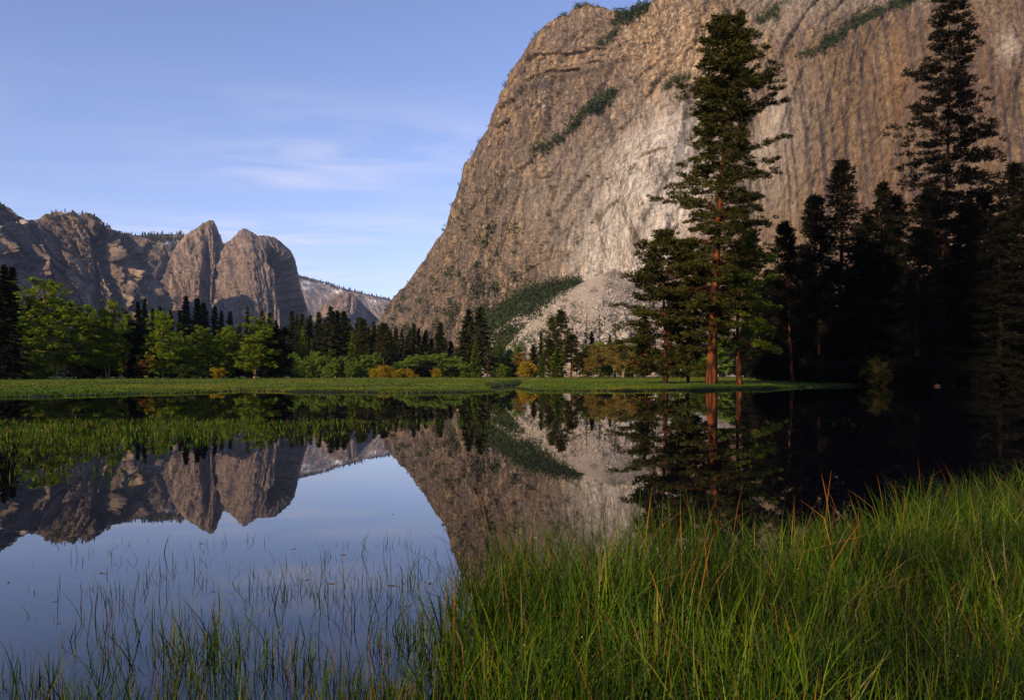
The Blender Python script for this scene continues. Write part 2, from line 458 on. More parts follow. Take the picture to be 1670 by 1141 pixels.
def worley(x, y, seed=0, jit=.9):
    """2-D cells: distance to the edge between the two nearest cells, and a random number per cell"""
    xi, yi = np.floor(x).astype(int), np.floor(y).astype(int)
    f1 = np.full(x.shape, 9.0); f2 = np.full(x.shape, 9.0); cid = np.zeros(x.shape)
    for dx in (-1, 0, 1):
        for dy in (-1, 0, 1):
            cx, cy_ = xi + dx, yi + dy
            h = _P[_P[(cx + seed) & 255] + (cy_ & 255)]
            jx = _G[h, 0] * .5 * jit + .5; jy = _G[h, 1] * .5 * jit + .5
            d = np.hypot(cx + jx - x, cy_ + jy - y)
            nearer = d < f1
            f2 = np.where(nearer, f1, np.minimum(f2, d)); cid = np.where(nearer, _G[h, 2], cid); f1 = np.where(nearer, d, f1)
    return f2 - f1, cid


def plates(a, z, sx, sz, rot, warp, seed):
    """overlapping rock plates: a flat offset per cell that tilts a little, with an open joint between cells"""
    c, s_ = math.cos(rot), math.sin(rot)
    u = (a * c + z * s_) / sx + warp * fbm(a / sx * .6, z / sz * .6, seed, 3); v = (-a * s_ + z * c) / sz + warp * fbm(a / sx * .6, z / sz * .6, seed + 5, 3)
    e, i = worley(u, v, seed)
    return i, np.exp(-(e / .045) ** 2)


def lerp(a, b, t): return a + (np.asarray(b) - a) * t[..., None]


# --- the big granite wall at the right
cliff_crest = [(596, 556, 1900), (622, 515, 1800), (637, 488, 1740), (662, 463, 1660), (690, 425, 1560), (708, 396, 1500), (724, 372, 1450),
               (734, 335, 1420), (751, 298, 1380), (757, 272, 1365), (775, 243, 1330), (796, 208, 1290), (802, 186, 1280), (820, 150, 1255), (829, 122, 1240),
               (850, 94, 1215), (866, 67, 1200), (884, 46, 1180), (913, 27, 1160), (919, 22, 1155), (925, 24, 1150), (936, 12, 1140), (955, 7, 1125), (985, 14, 1105),
               (1010, 18, 1085), (1035, 15, 1070), (1058, 2, 1055), (1085, -30, 1045), (1160, -70, 1020), (1300, -110, 990), (1500, -130, 960), (1700, -140, 930), (1990, -150, 900)]
cliff_base = [(590, 612, 1500, 590), (640, 612, 1380, 640), (700, 612, 1260, 724), (740, 612, 1160, 775), (790, 612, 1060, 829), (850, 612, 980, 884), (910, 612, 920, 936),
              (960, 612, 870, 985), (1020, 612, 820, 1058), (1130, 612, 760, 1160), (1290, 612, 680, 1300), (1500, 612, 610, 1500), (1700, 612, 560, 1700), (1990, 612, 520, 1990)]
LEDGES = [  # (polyline, depth m): rock stands out below the line (line drawn left to right)
    ([(700, 400), (780, 330), (850, 275), (905, 232), (950, 190), (1010, 148)], 13),
    ([(820, 148), (880, 122), (940, 108), (975, 95), (1000, 60), (1030, 40)], 8),
    ([(1150, 260), (1210, 190), (1250, 175), (1300, 110), (1350, 78), (1420, 30), (1500, -10)], 16),
    ([(1530, 60), (1600, 45), (1670, 22)], 8),
    ([(1280, 330), (1300, 300), (1330, 255), (1370, 205)], 5),
    ([(1385, 330), (1405, 245), (1450, 205), (1475, 170)], 6),
    ([(850, 420), (920, 380), (980, 340), (1040, 270)], 4),
    ([(650, 530), (690, 480), (740, 440)], 6),
    ([(1010, 250), (1060, 190), (1120, 140)], 6)]
STREAKS = [
    ([(1396, 48), (1385, 120), (1381, 185), (1378, 265)], 3.2, .9), ([(1402, 45), (1393, 110), (1389, 160)], 2, .7), ([(1425, 30), (1408, 75), (1402, 170), (1397, 235)], 2.6, .9),
    ([(1365, 95), (1352, 150), (1340, 235)], 2.4, .9), ([(1329, 155), (1318, 210), (1310, 280)], 1.8, .8), ([(1312, 105), (1288, 165), (1272, 215), (1258, 260)], 2.4, .8),
    ([(1308, 118), (1297, 155), (1288, 200)], 2.0, .7), ([(1420, 105), (1428, 140), (1420, 185)], 2.2, .8), ([(1428, 150), (1420, 200)], 1.6, .7), ([(1490, 15), (1491, 60), (1490, 110)], 1.8, .7),
    ([(1655, 90), (1642, 170), (1630, 290)], 3, .9), ([(1668, 80), (1655, 160), (1645, 270)], 3.5, .9), ([(1618, 70), (1620, 130), (1615, 150)], 2, .7), ([(1330, 265), (1324, 320), (1318, 350)], 2.0, .8),
    ([(1650, 30), (1660, 60), (1668, 75)], 2.6, .8), ([(1118, 120), (1122, 160), (1112, 230)], 4, .7), ([(1100, 130), (1112, 150), (1125, 145)], 6, .5),
    ([(1095, 270), (1072, 320), (1042, 375), (1022, 420)], 4.5, .55), ([(1085, 290), (1060, 340), (1035, 390)], 2, .5), ([(930, 240), (905, 300), (898, 350)], 1.6, .5), ([(952, 235), (948, 265), (935, 300)], 2, .6),
    ([(1375, 255), (1368, 300), (1374, 340)], 1.6, .6), ([(1405, 255), (1402, 310)], 1.5, .6), ([(1435, 10), (1447, 50)], 2, .6), ([(1280, 75), (1285, 95)], 2.5, .7), ([(1345, 20), (1330, 60), (1318, 95)], 3, .4),
    ([(1455, 260), (1440, 300), (1420, 330)], 2.5, .4), ([(1370, 60), (1362, 110)], 1.5, .6), ([(1383, 55), (1372, 110), (1365, 150)], 1.3, .6)]


FLAKES = []          # edges of exfoliation flakes: short arcs, rock standing out on one side
_fr = np.random.RandomState(17)
for _k in range(64):
    _x, _y = _fr.uniform(690, 1200), _fr.uniform(20, 520)
    _a = math.radians(_fr.choice([_fr.uniform(58, 84), _fr.uniform(20, 40)], p=[.7, .3])); _l = _fr.uniform(14, 60); _b = _fr.normal() * .25
    _pts = [(_x + math.cos(_a + _b * _t) * _l * _t, _y - math.sin(_a + _b * _t) * _l * _t + _fr.normal() * 1.2) for _t in np.linspace(0, 1, 5)]
    FLAKES.append((_pts, _fr.choice([-1, 1]) * _fr.uniform(3, 8)))
FLAKES += [([(1290, 330), (1305, 300), (1345, 262), (1375, 222)], -2.5), ([(1405, 250), (1425, 215), (1460, 185)], -2.5), ([(860, 128), (905, 112), (970, 100)], -9), ([(870, 92), (915, 84), (965, 76)], -7),
           ([(905, 380), (925, 330), (960, 285)], -6), ([(1005, 150), (1045, 120), (1085, 95)], -6), ([(1120, 140), (1112, 200), (1095, 270)], -9)]


def cliff_masks(px, py):
    apron = np.clip(blob(px, py, 1050, 340, 76, 165, 26) * 2.1, 0, 1)
    rightw = sstep(1195, 1260, px + (py - 150) * .3) * sstep(0, 50, py + (px - 1480) * .28)
    blocky = np.clip(blob(px, py, 1110, 70, 100, 75, 0) * 1.4, 0, 1)
    return apron, rightw, blocky


def cliff_disp(a, z, v, px, py):
    ap, rw, bl = cliff_masks(px, py)
    smooth = 1 - 0.75 * np.maximum(ap, rw * .8)
    d = 16 * fbm(a / 170, z / 300, 1.1, 3)
    d = d - 30 * blob(px, py, 1135, 250, 35, 190, 18) + 14 * blob(px, py, 1050, 330, 60, 130, 20)
    # slabs dipping to the left: plates of three sizes with open joints, finer rubble on top
    p1, j1 = plates(a, z, 44, 170, -.30, .30, 3); p2, j2 = plates(a, z, 15, 80, -.24, .30, 8); p3, j3 = plates(a, z, 5.5, 24, -.28, .3, 15)
    p4, j4 = plates(a, z, 90, 26, .62, .35, 21)
    d = d + (4.5 * p1 + 3.0 * p2 + 1.6 * p3 + 2.0 * p4) * (smooth * .85 + .15) - (2.2 * j1 + 1.8 * j2 + .8 * j3 + 1.6 * j4) * (smooth * .8 + .2)
    d = d - 3 * np.clip(ridged(a / 30, z / 170, 2.2, 3) - .35, 0, 1) ** 1.4 * (smooth * .8 + .2)
    d = d + 1.7 * fbm(a / 10, z / 26, 5, 5, .66) * smooth + 1.5 * fbm(a / 4, z / 6, 8, 4, .7) * (.4 + .6 * smooth)
    d = d + 4.0 * np.abs(fbm(a / 12, z / 10, 3, 4, .6)) * bl
    for poly, depth in LEDGES:
        dist, side = seg_dist(px, py, poly)
        d = d + depth * side * np.exp(-(dist / 26) ** 2) * .5 * (1 - np.exp(-(dist / 1.2) ** 2))
    for poly, depth in FLAKES:
        dist, side = seg_dist(px, py, poly)
        d = d + depth * side * np.exp(-(dist / 9) ** 2) * .5 * (1 - np.exp(-(dist / .8) ** 2))
    for poly, wd, s in STREAKS:
        dist, _ = seg_dist(px, py, poly)
        d = d - .7 * s * np.exp(-(dist / (wd * .7)) ** 2)
    return d


BROWN, DKBR, TAN, PALE, ORNG, STAIN = (np.array(c) for c in ((.152, .112, .086), (.078, .058, .049), (.31, .205, .105), (.42, .355, .285), (.36, .185, .06), (.036, .028, .028)))


def cliff_col(a, z, v, px, py, d):
    ap, rw, bl = cliff_masks(px, py)
    p1, j1 = plates(a, z, 44, 170, -.30, .30, 3); p2, j2 = plates(a, z, 15, 80, -.24, .30, 8); p3, j3 = plates(a, z, 5.5, 24, -.28, .3, 15)
    p4, j4 = plates(a, z, 90, 26, .62, .35, 21)
    n1 = fbm(a / 120, z / 160, 20, 5, .6) + .25 * p1; n2 = fbm(a / 11 + z / 45, z / 120, 23, 5, .65) + .35 * p2 + .3 * p3; n3 = fbm(a / 5, z / 8, 27, 5, .78)
    c = np.broadcast_to(BROWN, px.shape + (3,)).copy()
    c = lerp(c, DKBR * .85, sstep(-0.05, 0.5, n1 + .5 * n3) * .85)
    c = lerp(c, TAN * 1.05, sstep(0.15, 0.65, n2 + .5 * n3) * .8)
    c = lerp(c, PALE * .95, sstep(0.35, 0.9, n3 + .3 * n1) * .6)
    c = lerp(c, DKBR * .6, sstep(0.45, 0.9, -n3 - .2 * n2) * .7)
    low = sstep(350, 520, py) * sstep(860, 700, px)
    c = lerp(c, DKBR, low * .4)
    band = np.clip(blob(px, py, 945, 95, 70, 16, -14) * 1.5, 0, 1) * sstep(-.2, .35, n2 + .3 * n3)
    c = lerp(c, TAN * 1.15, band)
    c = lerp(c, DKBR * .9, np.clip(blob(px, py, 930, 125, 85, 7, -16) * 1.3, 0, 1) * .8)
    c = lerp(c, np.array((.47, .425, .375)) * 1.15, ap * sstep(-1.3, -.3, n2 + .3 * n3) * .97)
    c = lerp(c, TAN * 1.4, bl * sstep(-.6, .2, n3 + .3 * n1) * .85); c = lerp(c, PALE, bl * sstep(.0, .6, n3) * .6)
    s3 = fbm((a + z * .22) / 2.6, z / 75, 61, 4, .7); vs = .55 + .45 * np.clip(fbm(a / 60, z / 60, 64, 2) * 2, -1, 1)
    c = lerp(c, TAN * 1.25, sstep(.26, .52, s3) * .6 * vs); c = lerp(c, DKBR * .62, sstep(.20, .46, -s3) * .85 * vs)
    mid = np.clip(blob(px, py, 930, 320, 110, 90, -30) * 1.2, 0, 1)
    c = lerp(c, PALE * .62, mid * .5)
    c = lerp(c, DKBR * .55, np.clip(j1 * .8 + j2 * .75 + j3 * .5 + j4 * .7, 0, 1) * (1 - .5 * ap) * np.clip(.6 + n3, .2, 1))
    for poly, depth in FLAKES:
        dist, _ = seg_dist(px, py, poly)
        c = lerp(c, DKBR * .5, np.exp(-(dist / .9) ** 2) * min(.7, abs(depth) * .12) * np.clip(.7 + 1.2 * n3, .1, 1))
    # the right wall: vertical run-off stains
    s1 = fbm((a + z * .10) / 5, z / 300, 31, 5, .7); s2 = fbm((a + z * .08) / 22, z / 300, 37, 3)
    rwc = np.broadcast_to(np.array((.150, .096, .052)), c.shape)
    rwc = lerp(rwc, TAN * .62, sstep(-.2, .5, s2)); rwc = lerp(rwc, ORNG * .42, sstep(.15, .7, n1 + s2 * .5) * .6)
    rwc = lerp(rwc, PALE * .66, np.clip(blob(px, py, 1265, 250, 60, 130, 16) * 1.3, 0, 1) * .5)
    s4 = fbm((a + z * .10) / 1.9, z / 220, 71, 4, .7)
    rwc = lerp(rwc, PALE * .60, sstep(.26, .5, s4) * .4)
    rwc = lerp(rwc, STAIN * 1.6, sstep(.05, .55, s1 + .2 * n3 + .25 * s2) * .85); rwc = lerp(rwc, DKBR, sstep(.0, .6, n3 + n1) * .45)
    c = lerp(c, rwc, rw)
    c = lerp(c, ORNG * .62, rw * blob(px, py, 1460, 130, 22, 70) * .4)
    c = lerp(c, PALE * 1.05, np.clip(blob(px, py, 1645, 75, 22, 30) + blob(px, py, 1255, 215, 22, 70, 18), 0, 1) * .6)
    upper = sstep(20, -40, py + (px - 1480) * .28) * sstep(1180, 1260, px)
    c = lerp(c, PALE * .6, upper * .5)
    for poly, wd, s in STREAKS:
        dist, _ = seg_dist(px + 2.2 * s1 + 2.0 * s2, py, poly)
        yy0, yy1 = poly[0][1], poly[-1][1]; al = np.clip((py - yy0) / (yy1 - yy0 + 1e-6), 0, 1)
        wv = wd * (.75 + .7 * al + .9 * np.clip(s2 + .4 * n3, -.6, .8))
        c = lerp(c, STAIN * .9, np.clip(1.25 * s * np.exp(-(dist / wv) ** 2), 0, .92) * (1 - .55 * al ** 2) * np.clip(.85 + .8 * n3 + .5 * s1, .25, 1))
    return np.clip(c, .02, .8)


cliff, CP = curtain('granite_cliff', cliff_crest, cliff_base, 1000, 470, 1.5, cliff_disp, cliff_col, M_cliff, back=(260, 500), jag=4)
cliff_bvh = bvh_of(CP)

# --- the spires and walls across the valley
FBROWN, FDARK, FTAN, FPALE, FGREEN, SNOW = (np.array(c) for c in ((.205, .150, .118), (.090, .068, .060), (.34, .235, .145), (.42, .35, .30), (.050, .058, .028), (.8, .8, .8)))


def far_disp(big, rib, fine, w, steps=()):
    def f(a, z, v, px, py):
        d = big * fbm(a / (w * 4), z / (w * 9), 2.0, 3)
        d = d + rib * (ridged((a + 12 * fbm(a / w, z / w, 3, 2)) / w, z / (w * 6), 5.0, 3))
        k = (a + z * .25) / (w * .9) + .6 * fbm(a / w, z / (w * 3), 6, 2)
        d = d + rib * .55 * (k - np.floor(k))
        d = d + 1.6 * fine * fbm(a / (w * .3), z / (w * .5), 8, 5, .65) + .35 * rib * ridged((a + .2 * z) / (w * .33), z / (w * 1.6), 11, 3, .6)
        p1, j1 = plates(a, z, w * .45, w * 3.0, .10, .3, 4); p2, j2 = plates(a, z, w * .16, w * 1.1, .1, .3, 9)
        d = d + rib * (.85 * p1 + .45 * p2 - .40 * j1 - .25 * j2)
        for poly, depth, width in steps:       # rock behind a traced edge stands back by depth, easing out over width px
            xs = np.interp(py, [p[1] for p in poly], [p[0] for p in poly])
            ins = sstep(poly[0][1] - 2, poly[0][1] + 14, py)
            t = px - xs
            dd = np.interp(py, [p[1] for p in poly], [p[2] if len(p) > 2 else 1 for p in poly])
            d = d - depth * dd * ins * sstep(1.0, .80, v) * sstep(-1.0, 1.0, t) * (1 - sstep(width * .55, width * 1.5, t / np.maximum(dd, .3)))
        return d
    return f


def far_col(w, green=0.3, tan=.5, base=FBROWN, snow=()):
    def f(a, z, v, px, py, d):
        n1 = fbm(a / (w * 2), z / (w * 3), 40, 4, .6); n2 = 1.15 * fbm(a / (w * .17), z / (w * 1.6), 42, 5, .65); n3 = fbm(a / (w * .2), z / (w * .2), 44, 4, .65)
        c = np.broadcast_to(base, px.shape + (3,)).copy()
        c = lerp(c, FDARK * .8, sstep(-.1, .5, n1 * .6 + .7 * n2) * .85); c = lerp(c, FTAN * 1.05, sstep(.05, .6, -n2 + .3 * n3) * min(1, tan * 1.4))
        p1, j1 = plates(a, z, w * .45, w * 3.0, .10, .3, 4); p2, j2 = plates(a, z, w * .16, w * 1.1, .1, .3, 9)
        c = lerp(c, FTAN, sstep(.2, .9, p2) * .4); c = lerp(c, FDARK * .8, np.clip(j1 * .6 + j2 * .5, 0, 1) * .8)
        c = lerp(c, FPALE, sstep(.3, .9, n3) * .5)
        gr = sstep(.25, .6, n3 + n1 * .8 + (green - .5)) * (sstep(.72, .95, v) * .9 + .35)
        c = lerp(c, FGREEN, np.clip(gr, 0, 1) * np.clip(green * 2, 0, 1))
        for x, y, rx, ry in snow:
            c = lerp(c, SNOW, blob(px, py, x, y, rx, ry) * sstep(.0, .25, n3 + .1))
        return np.clip(c, .02, .85)
    return f


# far snowy plateau beyond the notch
curtain('far_ridge', [(420, 430, 6800), (470, 444, 6600), (490, 452, 6500), (522, 459, 6500), (560, 470, 6400), (600, 480, 6400), (636, 488, 6300), (670, 502, 6200), (740, 520, 6200)],
        [(420, 610, 5200), (560, 610, 5000), (660, 610, 5000), (740, 610, 5000)], 320, 120, 1.6, far_disp(90, 40, 18, 260), far_col(300, .55, .4, FPALE * .8, [(535, 463, 22, 4), (500, 465, 10, 8), (550, 474, 10, 5), (610, 492, 10, 4)]), M_far, back=(500, 1500))
# rounded dome in front of it
curtain('granite_dome', [(488, 560, 4700), (505, 532, 4650), (520, 506, 4600), (532, 492, 4560), (546, 482, 4540), (560, 476, 4520), (570, 476, 4520), (582, 484, 4520), (592, 498, 4540), (600, 518, 4560), (608, 545, 4600), (618, 570, 4650)],
        [(488, 610, 4400), (545, 610, 4100), (618, 610, 4300)], 200, 110, 1.8, far_disp(30, 26, 12, 120), far_col(140, .25, .5), M_far, back=(200, 700))
# forested shelf behind the spire
curtain('forested_rim', [(150, 372, 3600), (200, 384, 3600), (235, 383, 3600), (262, 381, 3600), (300, 382, 3600), (340, 390, 3600), (380, 400, 3600)],
        [(150, 612, 2900), (260, 612, 2900), (380, 612, 2900)], 200, 140, 1.3, far_disp(60, 40, 16, 120), far_col(120, .75, .4, FBROWN * .9, [(283, 396, 12, 5), (268, 400, 8, 4)]), M_far, back=(400, 900))
# cathedral-shaped spire
curtain('rock_spire', [(262, 470, 3350), (272, 432, 3330), (286, 404, 3320), (300, 386, 3310), (318, 373, 3300), (330, 364, 3300), (340, 359, 3300), (348, 360, 3300), (354, 370, 3310), (359, 386, 3320), (362, 398, 3330), (368, 440, 3360)],
        [(250, 612, 3000), (300, 612, 2930), (345, 612, 2950), (380, 612, 3050)], 260, 260, 1.7,
        far_disp(25, 13, 3.5, 46, [([(344, 366, .5), (350, 395, .7), (354, 430, .9), (348, 470, .6)], 45, 16), ([(331, 372, .3), (334, 410, .5), (330, 440, 1.0), (325, 500, 1.2), (322, 560, 1.2)], 60, 18), ([(280, 440, .5), (283, 470, 1), (282, 520, 1)], 25, 10)]),
        far_col(60, .18, .6), M_far, back=(120, 500), jag=5)
# great rounded rock with the shaded hollow
curtain('rounded_rock', [(330, 560, 3250), (340, 500, 3230), (350, 450, 3210), (357, 425, 3200), (361, 410, 3190), (368, 396, 3180), (384, 385, 3160), (389, 377, 3150), (397, 373, 3150), (408, 376, 3150), (420, 384, 3150), (436, 384, 3160), (446, 387, 3170),
                          (460, 396, 3190), (472, 408, 3210), (479, 424, 3230), (485, 447, 3250), (491, 470, 3270), (499, 497, 3290), (510, 522, 3310), (522, 548, 3330), (536, 590, 3350)],
        [(322, 612, 2850), (360, 612, 2760), (420, 612, 2680), (460, 612, 2700), (500, 612, 2850), (545, 612, 3000)], 480, 330, 1.9,
        far_disp(22, 10, 3, 42, [([(437, 388, .05), (435, 405, .35), (436, 428, .9), (449, 442, 1.1), (454, 480, 1.3), (460, 530, 1.5), (463, 600, 1.5)], 190, 44), ([(384, 455, .4), (386, 480, .9), (391, 520, 1), (395, 560, .8)], 34, 8), ([(405, 470, .5), (408, 500, 1), (406, 540, 1)], 26, 6)]),
        far_col(55, .2, .5), M_far, back=(200, 500), jag=5)
# craggy wall at the left, running out of the frame towards the camera
curtain('craggy_wall', [(-900, 300, 1450), (-640, 220, 1700), (-500, 175, 1800), (-380, 235, 1830), (-265, 300, 1850), (-190, 335, 2050), (-60, 306, 2350), (0, 330, 2450), (12, 340, 2460), (24, 351, 2480), (42, 358, 2500), (60, 359, 2500), (74, 349, 2500), (92, 343, 2500), (104, 346, 2500), (118, 344, 2500), (124, 350, 2500), (148, 350, 2500),
                         (158, 358, 2520), (166, 366, 2540), (184, 377, 2560), (200, 381, 2580), (218, 384, 2600), (232, 400, 2640), (243, 430, 2680), (250, 480, 2700), (256, 560, 2700)],
        [(-950, 612, 900), (-500, 612, 1250), (-150, 612, 1700), (40, 612, 2000), (120, 612, 2080), (200, 612, 2150), (262, 612, 2300)], 1050, 330, 1.25,
        far_disp(40, 62, 12, 66, [([(150, 360, .6), (148, 400, .9), (152, 440, 1), (150, 500, 1)], 75, 18), ([(172, 375, .5), (184, 400, 1), (178, 450, 1)], 60, 16), ([(118, 430, .8), (122, 500, 1)], 40, 10), ([(236, 420, .6), (240, 470, 1), (238, 540, 1)], 70, 14), ([(62, 440, .5), (66, 470, 1), (66, 560, 1)], 50, 12)]),
        far_col(80, .45, .6, FBROWN, [(8, 368, 3, 3), (33, 364, 8, 4), (24, 372, 5, 3)]), M_far, back=(200, 800), jag=7)

# --- unseen ridge added behind the camera, outline shaped to shade the right-hand wood
T_R = 520.0
te = math.tan(SUN_EL)
sdx, sdy = -math.sin(SUN_AZ), -math.cos(SUN_AZ)
qdx, qdy = math.cos(SUN_AZ), -math.sin(SUN_AZ)
SHADE = [(-900, 60), (-420, 60), (-300, 45), (-235, 36), (-205, 12), (-190, -25), (-60, -45), (-43, -45), (-40.5, 10), (-38, 58), (-33, 62), (-31, 20), (-29.5, -80), (0.0, -80), (1.0, -30), (3, 4), (15, 45), (60, 80), (200, 90), (900, 90)]
qs = np.concatenate([np.linspace(-900, -70, 80), np.linspace(-68, 30, 120), np.linspace(32, 900, 60)])
zt = np.interp(qs, [a for a, _ in SHADE], [b for _, b in SHADE]) + (T_R + 110) * te
zt = zt + 1.6 * fbm(qs / 6, .5, 0, 4)
prof = [(0, 1.0), (6, .96), (14, .78), (30, .55), (70, .3), (130, .08), (170, -.03)]
rows = []
for dist, f in [(-400, -.03), (-150, .3), (-40, .8)] + prof:
    t = T_R - dist
    rows.append(np.stack([qs * qdx + sdx * t, qs * qdy + sdy * t, zt * f + (3 * fbm(qs / 20, dist / 20 + .1, 3, 3) if f < 1 else 0)], -1))
P = np.stack(rows); nu = len(qs)
i, j = np.meshgrid(np.arange(P.shape[0] - 1), np.arange(nu - 1), indexing='ij')
q = np.stack([i * nu + j, i * nu + j + 1, (i + 1) * nu + j + 1, (i + 1) * nu + j], -1).reshape(-1, 4)
o = build('unseen_shade_ridge', P.reshape(-1, 3), q, M_cliff, col=np.tile(BROWN, (P.shape[0] * nu, 1)))
tag(o, kind='structure')

# --- talus fan below the wall, with boulders
talus_crest = [(790, 600, 640), (832, 560, 660), (862, 526, 690), (900, 496, 725), (938, 470, 765), (975, 449, 790), (1000, 438, 800), (1028, 449, 785), (1075, 478, 750), (1130, 505, 720), (1190, 525, 700), (1300, 560, 680), (1420, 590, 660)]
talus_base = [(760, 614, 430), (850, 614, 430), (950, 614, 420), (1050, 614, 420), (1200, 614, 420), (1430, 614, 420)]
def tal_disp(a, z, v, px, py):
    return 6 * fbm(a / 60, z / 40, 2, 3) + 4.0 * np.abs(fbm(a / 7, z / 5, 3, 4, .6)) + 1.2 * fbm(a / 3, z / 2.5, 6, 2)
def tal_col(a, z, v, px, py, d):
    n = fbm(a / 22, z / 16, 50, 4, .6); n2 = fbm(a / 5, z / 4, 51, 3, .6)
    c = np.broadcast_to(np.array((.42, .345, .27)), px.shape + (3,)).copy()
    c = lerp(c, np.array((.20, .16, .10)), sstep(-.1, .5, n + .4 * n2) * .8); c = lerp(c, np.array((.17, .15, .07)), sstep(.3, .7, n) * .6)
    return lerp(c, np.array((.5, .43, .36)), sstep(.2, .8, n2) * .6)
talus, TP = curtain('talus_slope', talus_crest, talus_base, 420, 260, 1.12, tal_disp, tal_col, M_talus, back=(30, 60))
talus_bvh = bvh_of(TP)
rng = np.random.RandomState(11)
ico = np.array([(0, 0, 1), (.89, 0, .45), (.28, .85, .45), (-.72, .53, .45), (-.72, -.53, .45), (.28, -.85, .45), (.72, .53, -.45), (-.28, .85, -.45), (-.89, 0, -.45), (-.28, -.85, -.45), (.72, -.53, -.45), (0, 0, -1)])
icf = np.array([(0, 1, 2), (0, 2, 3), (0, 3, 4), (0, 4, 5), (0, 5, 1), (1, 6, 2), (2, 7, 3), (3, 8, 4), (4, 9, 5), (5, 10, 1), (6, 7, 2), (7, 8, 3), (8, 9, 4), (9, 10, 5), (10, 6, 1), (11, 7, 6), (11, 8, 7), (11, 9, 8), (11, 10, 9), (11, 6, 10)])
Vs, Fs, Cs, n = [], [], [], 0
for k in range(5200):
    yy = rng.uniform(440, 600); h = hit(talus_bvh, rng.uniform(800, 1130), yy)
    if h is None: continue
    s = rng.uniform(.4, 1.5) * (.45 + (yy - 440) / 110) * (1.7 if rng.rand() < .07 else 1)
    v = ico * rng.uniform(.6, 1.25, (12, 1)) * s * rng.uniform(.6, 1.2, 3) + np.array(h)
    Vs.append(v); Fs.append(icf + n); n += 12
    g = rng.uniform(.6, 1.15); Cs.append(np.tile(np.array((.45, .38, .31)) * g, (12, 1)))
tag(build('talus_boulders', np.concatenate(Vs), np.concatenate(Fs), M_talus, col=np.concatenate(Cs)), kind='stuff')

# --- brush: leaf clumps rooted on rock
def clumps(acc, pts, size, per, rng, leaf=1.0):
    for p, s in zip(pts, size):
        c = rng.normal(size=(per, 3)) * np.array([.42, .42, .36]) * s + np.array([0, 0, .35 * s]) + np.array(p)
        acc.cards(c, rng.normal(size=(per, 3)), leaf * s * .32, leaf * s * .22, rng, rng.uniform(.75, 1.2))

rng = np.random.RandomState(5)
acc = Acc(); pts, sz = [], []
def along(bvh, poly, n, spread, s0, s1):
    poly = np.array(poly, float); d = np.concatenate([[0], np.cumsum(np.hypot(*np.diff(poly, axis=0).T))])
    for t in rng.uniform(0, d[-1], n):
        x, y = np.interp(t, d, poly[:, 0]), np.interp(t, d, poly[:, 1])
        h = hit(bvh, x + rng.normal() * spread, y + rng.normal() * spread)
        if h is not None and pnoise(x / 7, y / 7, 6.6) > -.38: pts.append(tuple(h)); sz.append(rng.uniform(s0 * .5, s1) * (1.5 if rng.rand() < .08 else 1))
along(cliff_bvh, [(870, 250), (905, 234), (930, 212), (950, 190), (975, 172), (1000, 152)], 150, 3.0, 4, 9)
along(cliff_bvh, [(960, 182), (985, 168), (1000, 152)], 60, 5.0, 5, 10)
along(cliff_bvh, [(980, 75), (1000, 58), (1012, 40), (1030, 28), (1050, 14)], 70, 4.5, 4, 8)
along(cliff_bvh, [(1000, 30), (1030, 25), (1058, 12)], 40, 5, 4, 8)
along(cliff_bvh, [(700, 400), (760, 345), (820, 285), (865, 252)], 40, 5, 3, 6)
along(cliff_bvh, [(1335, 85), (1365, 62), (1400, 38), (1440, 18), (1500, -5)], 260, 4.0, 3, 6.5)
along(cliff_bvh, [(1240, 38), (1262, 22), (1270, 10)], 60, 4.0, 3, 6)
along(cliff_bvh, [(1110, 135), (1085, 142), (1120, 130)], 26, 4.0, 3, 6)
along(cliff_bvh, [(1300, 95), (1330, 85)], 30, 3.0, 2, 4)
for k in range(420):
    x = rng.uniform(625, 860); y = rng.uniform(360, 560)
    if pnoise(x / 26, y / 26, 3.3) > .12 - .2 * (y > 440):
        h = hit(cliff_bvh, x, y)
        if h is not None: pts.append(tuple(h)); sz.append(rng.uniform(4, 13))
for k in range(160):
    x = rng.uniform(760, 1090); y = rng.uniform(60, 460)
    if pnoise(x / 40, y / 40, 8.3) > .28:
        h = hit(cliff_bvh, x, y)
        if h is not None: pts.append(tuple(h)); sz.append(rng.uniform(2, 5))
cr = np.array(cliff_crest)
for k in range(60):
    t = rng.uniform(2, 26); x, y, D = [np.interp(t, np.arange(len(cr)), cr[:, m]) for m in range(3)]
    if rng.rand() < .7: pts.append(tuple(px2w(x, y + 1, D - 3))); sz.append(rng.uniform(2.5, 6))
clumps(acc, pts, sz, 46, rng)
tag(acc.build('ledge_brush', M_brush), kind='stuff')

# dark brush slope left of the talus: an earth apron with dense brush on it
br_crest = [(740, 580, 900), (785, 528, 880), (820, 498, 860), (860, 477, 840), (900, 463, 830), (935, 458, 815), (965, 458, 805)]
br_base = [(740, 614, 600), (800, 614, 580), (880, 614, 570), (960, 614, 600)]
bro, BP = curtain('brush_slope', br_crest, br_base, 100, 60, 1.1, lambda a, z, v, px, py: 4 * fbm(a / 30, z / 30, 1, 4), lambda a, z, v, px, py, d: np.broadcast_to(np.array((.05, .05, .02)), px.shape + (3,)), M_talus, back=(20, 60))
bb = bvh_of(BP); acc = Acc(); pts, sz = [], []
for k in range(2400):
    x = rng.uniform(745, 945); y = rng.uniform(450, 600)
    h = hit(bb, x, y)
    if h is not None and pnoise(x / 14, y / 10, 2.6) > -.30: pts.append(tuple(h)); sz.append(rng.uniform(3, 8) * (1.5 if rng.rand() < .1 else 1))
for k in range(130):
    h = hit(talus_bvh, *((rng.uniform(830, 1090), rng.uniform(490, 600)) if k % 2 else (rng.uniform(815, 900), rng.uniform(540, 600))))
    if h is not None: pts.append(tuple(h)); sz.append(rng.uniform(2, 5))
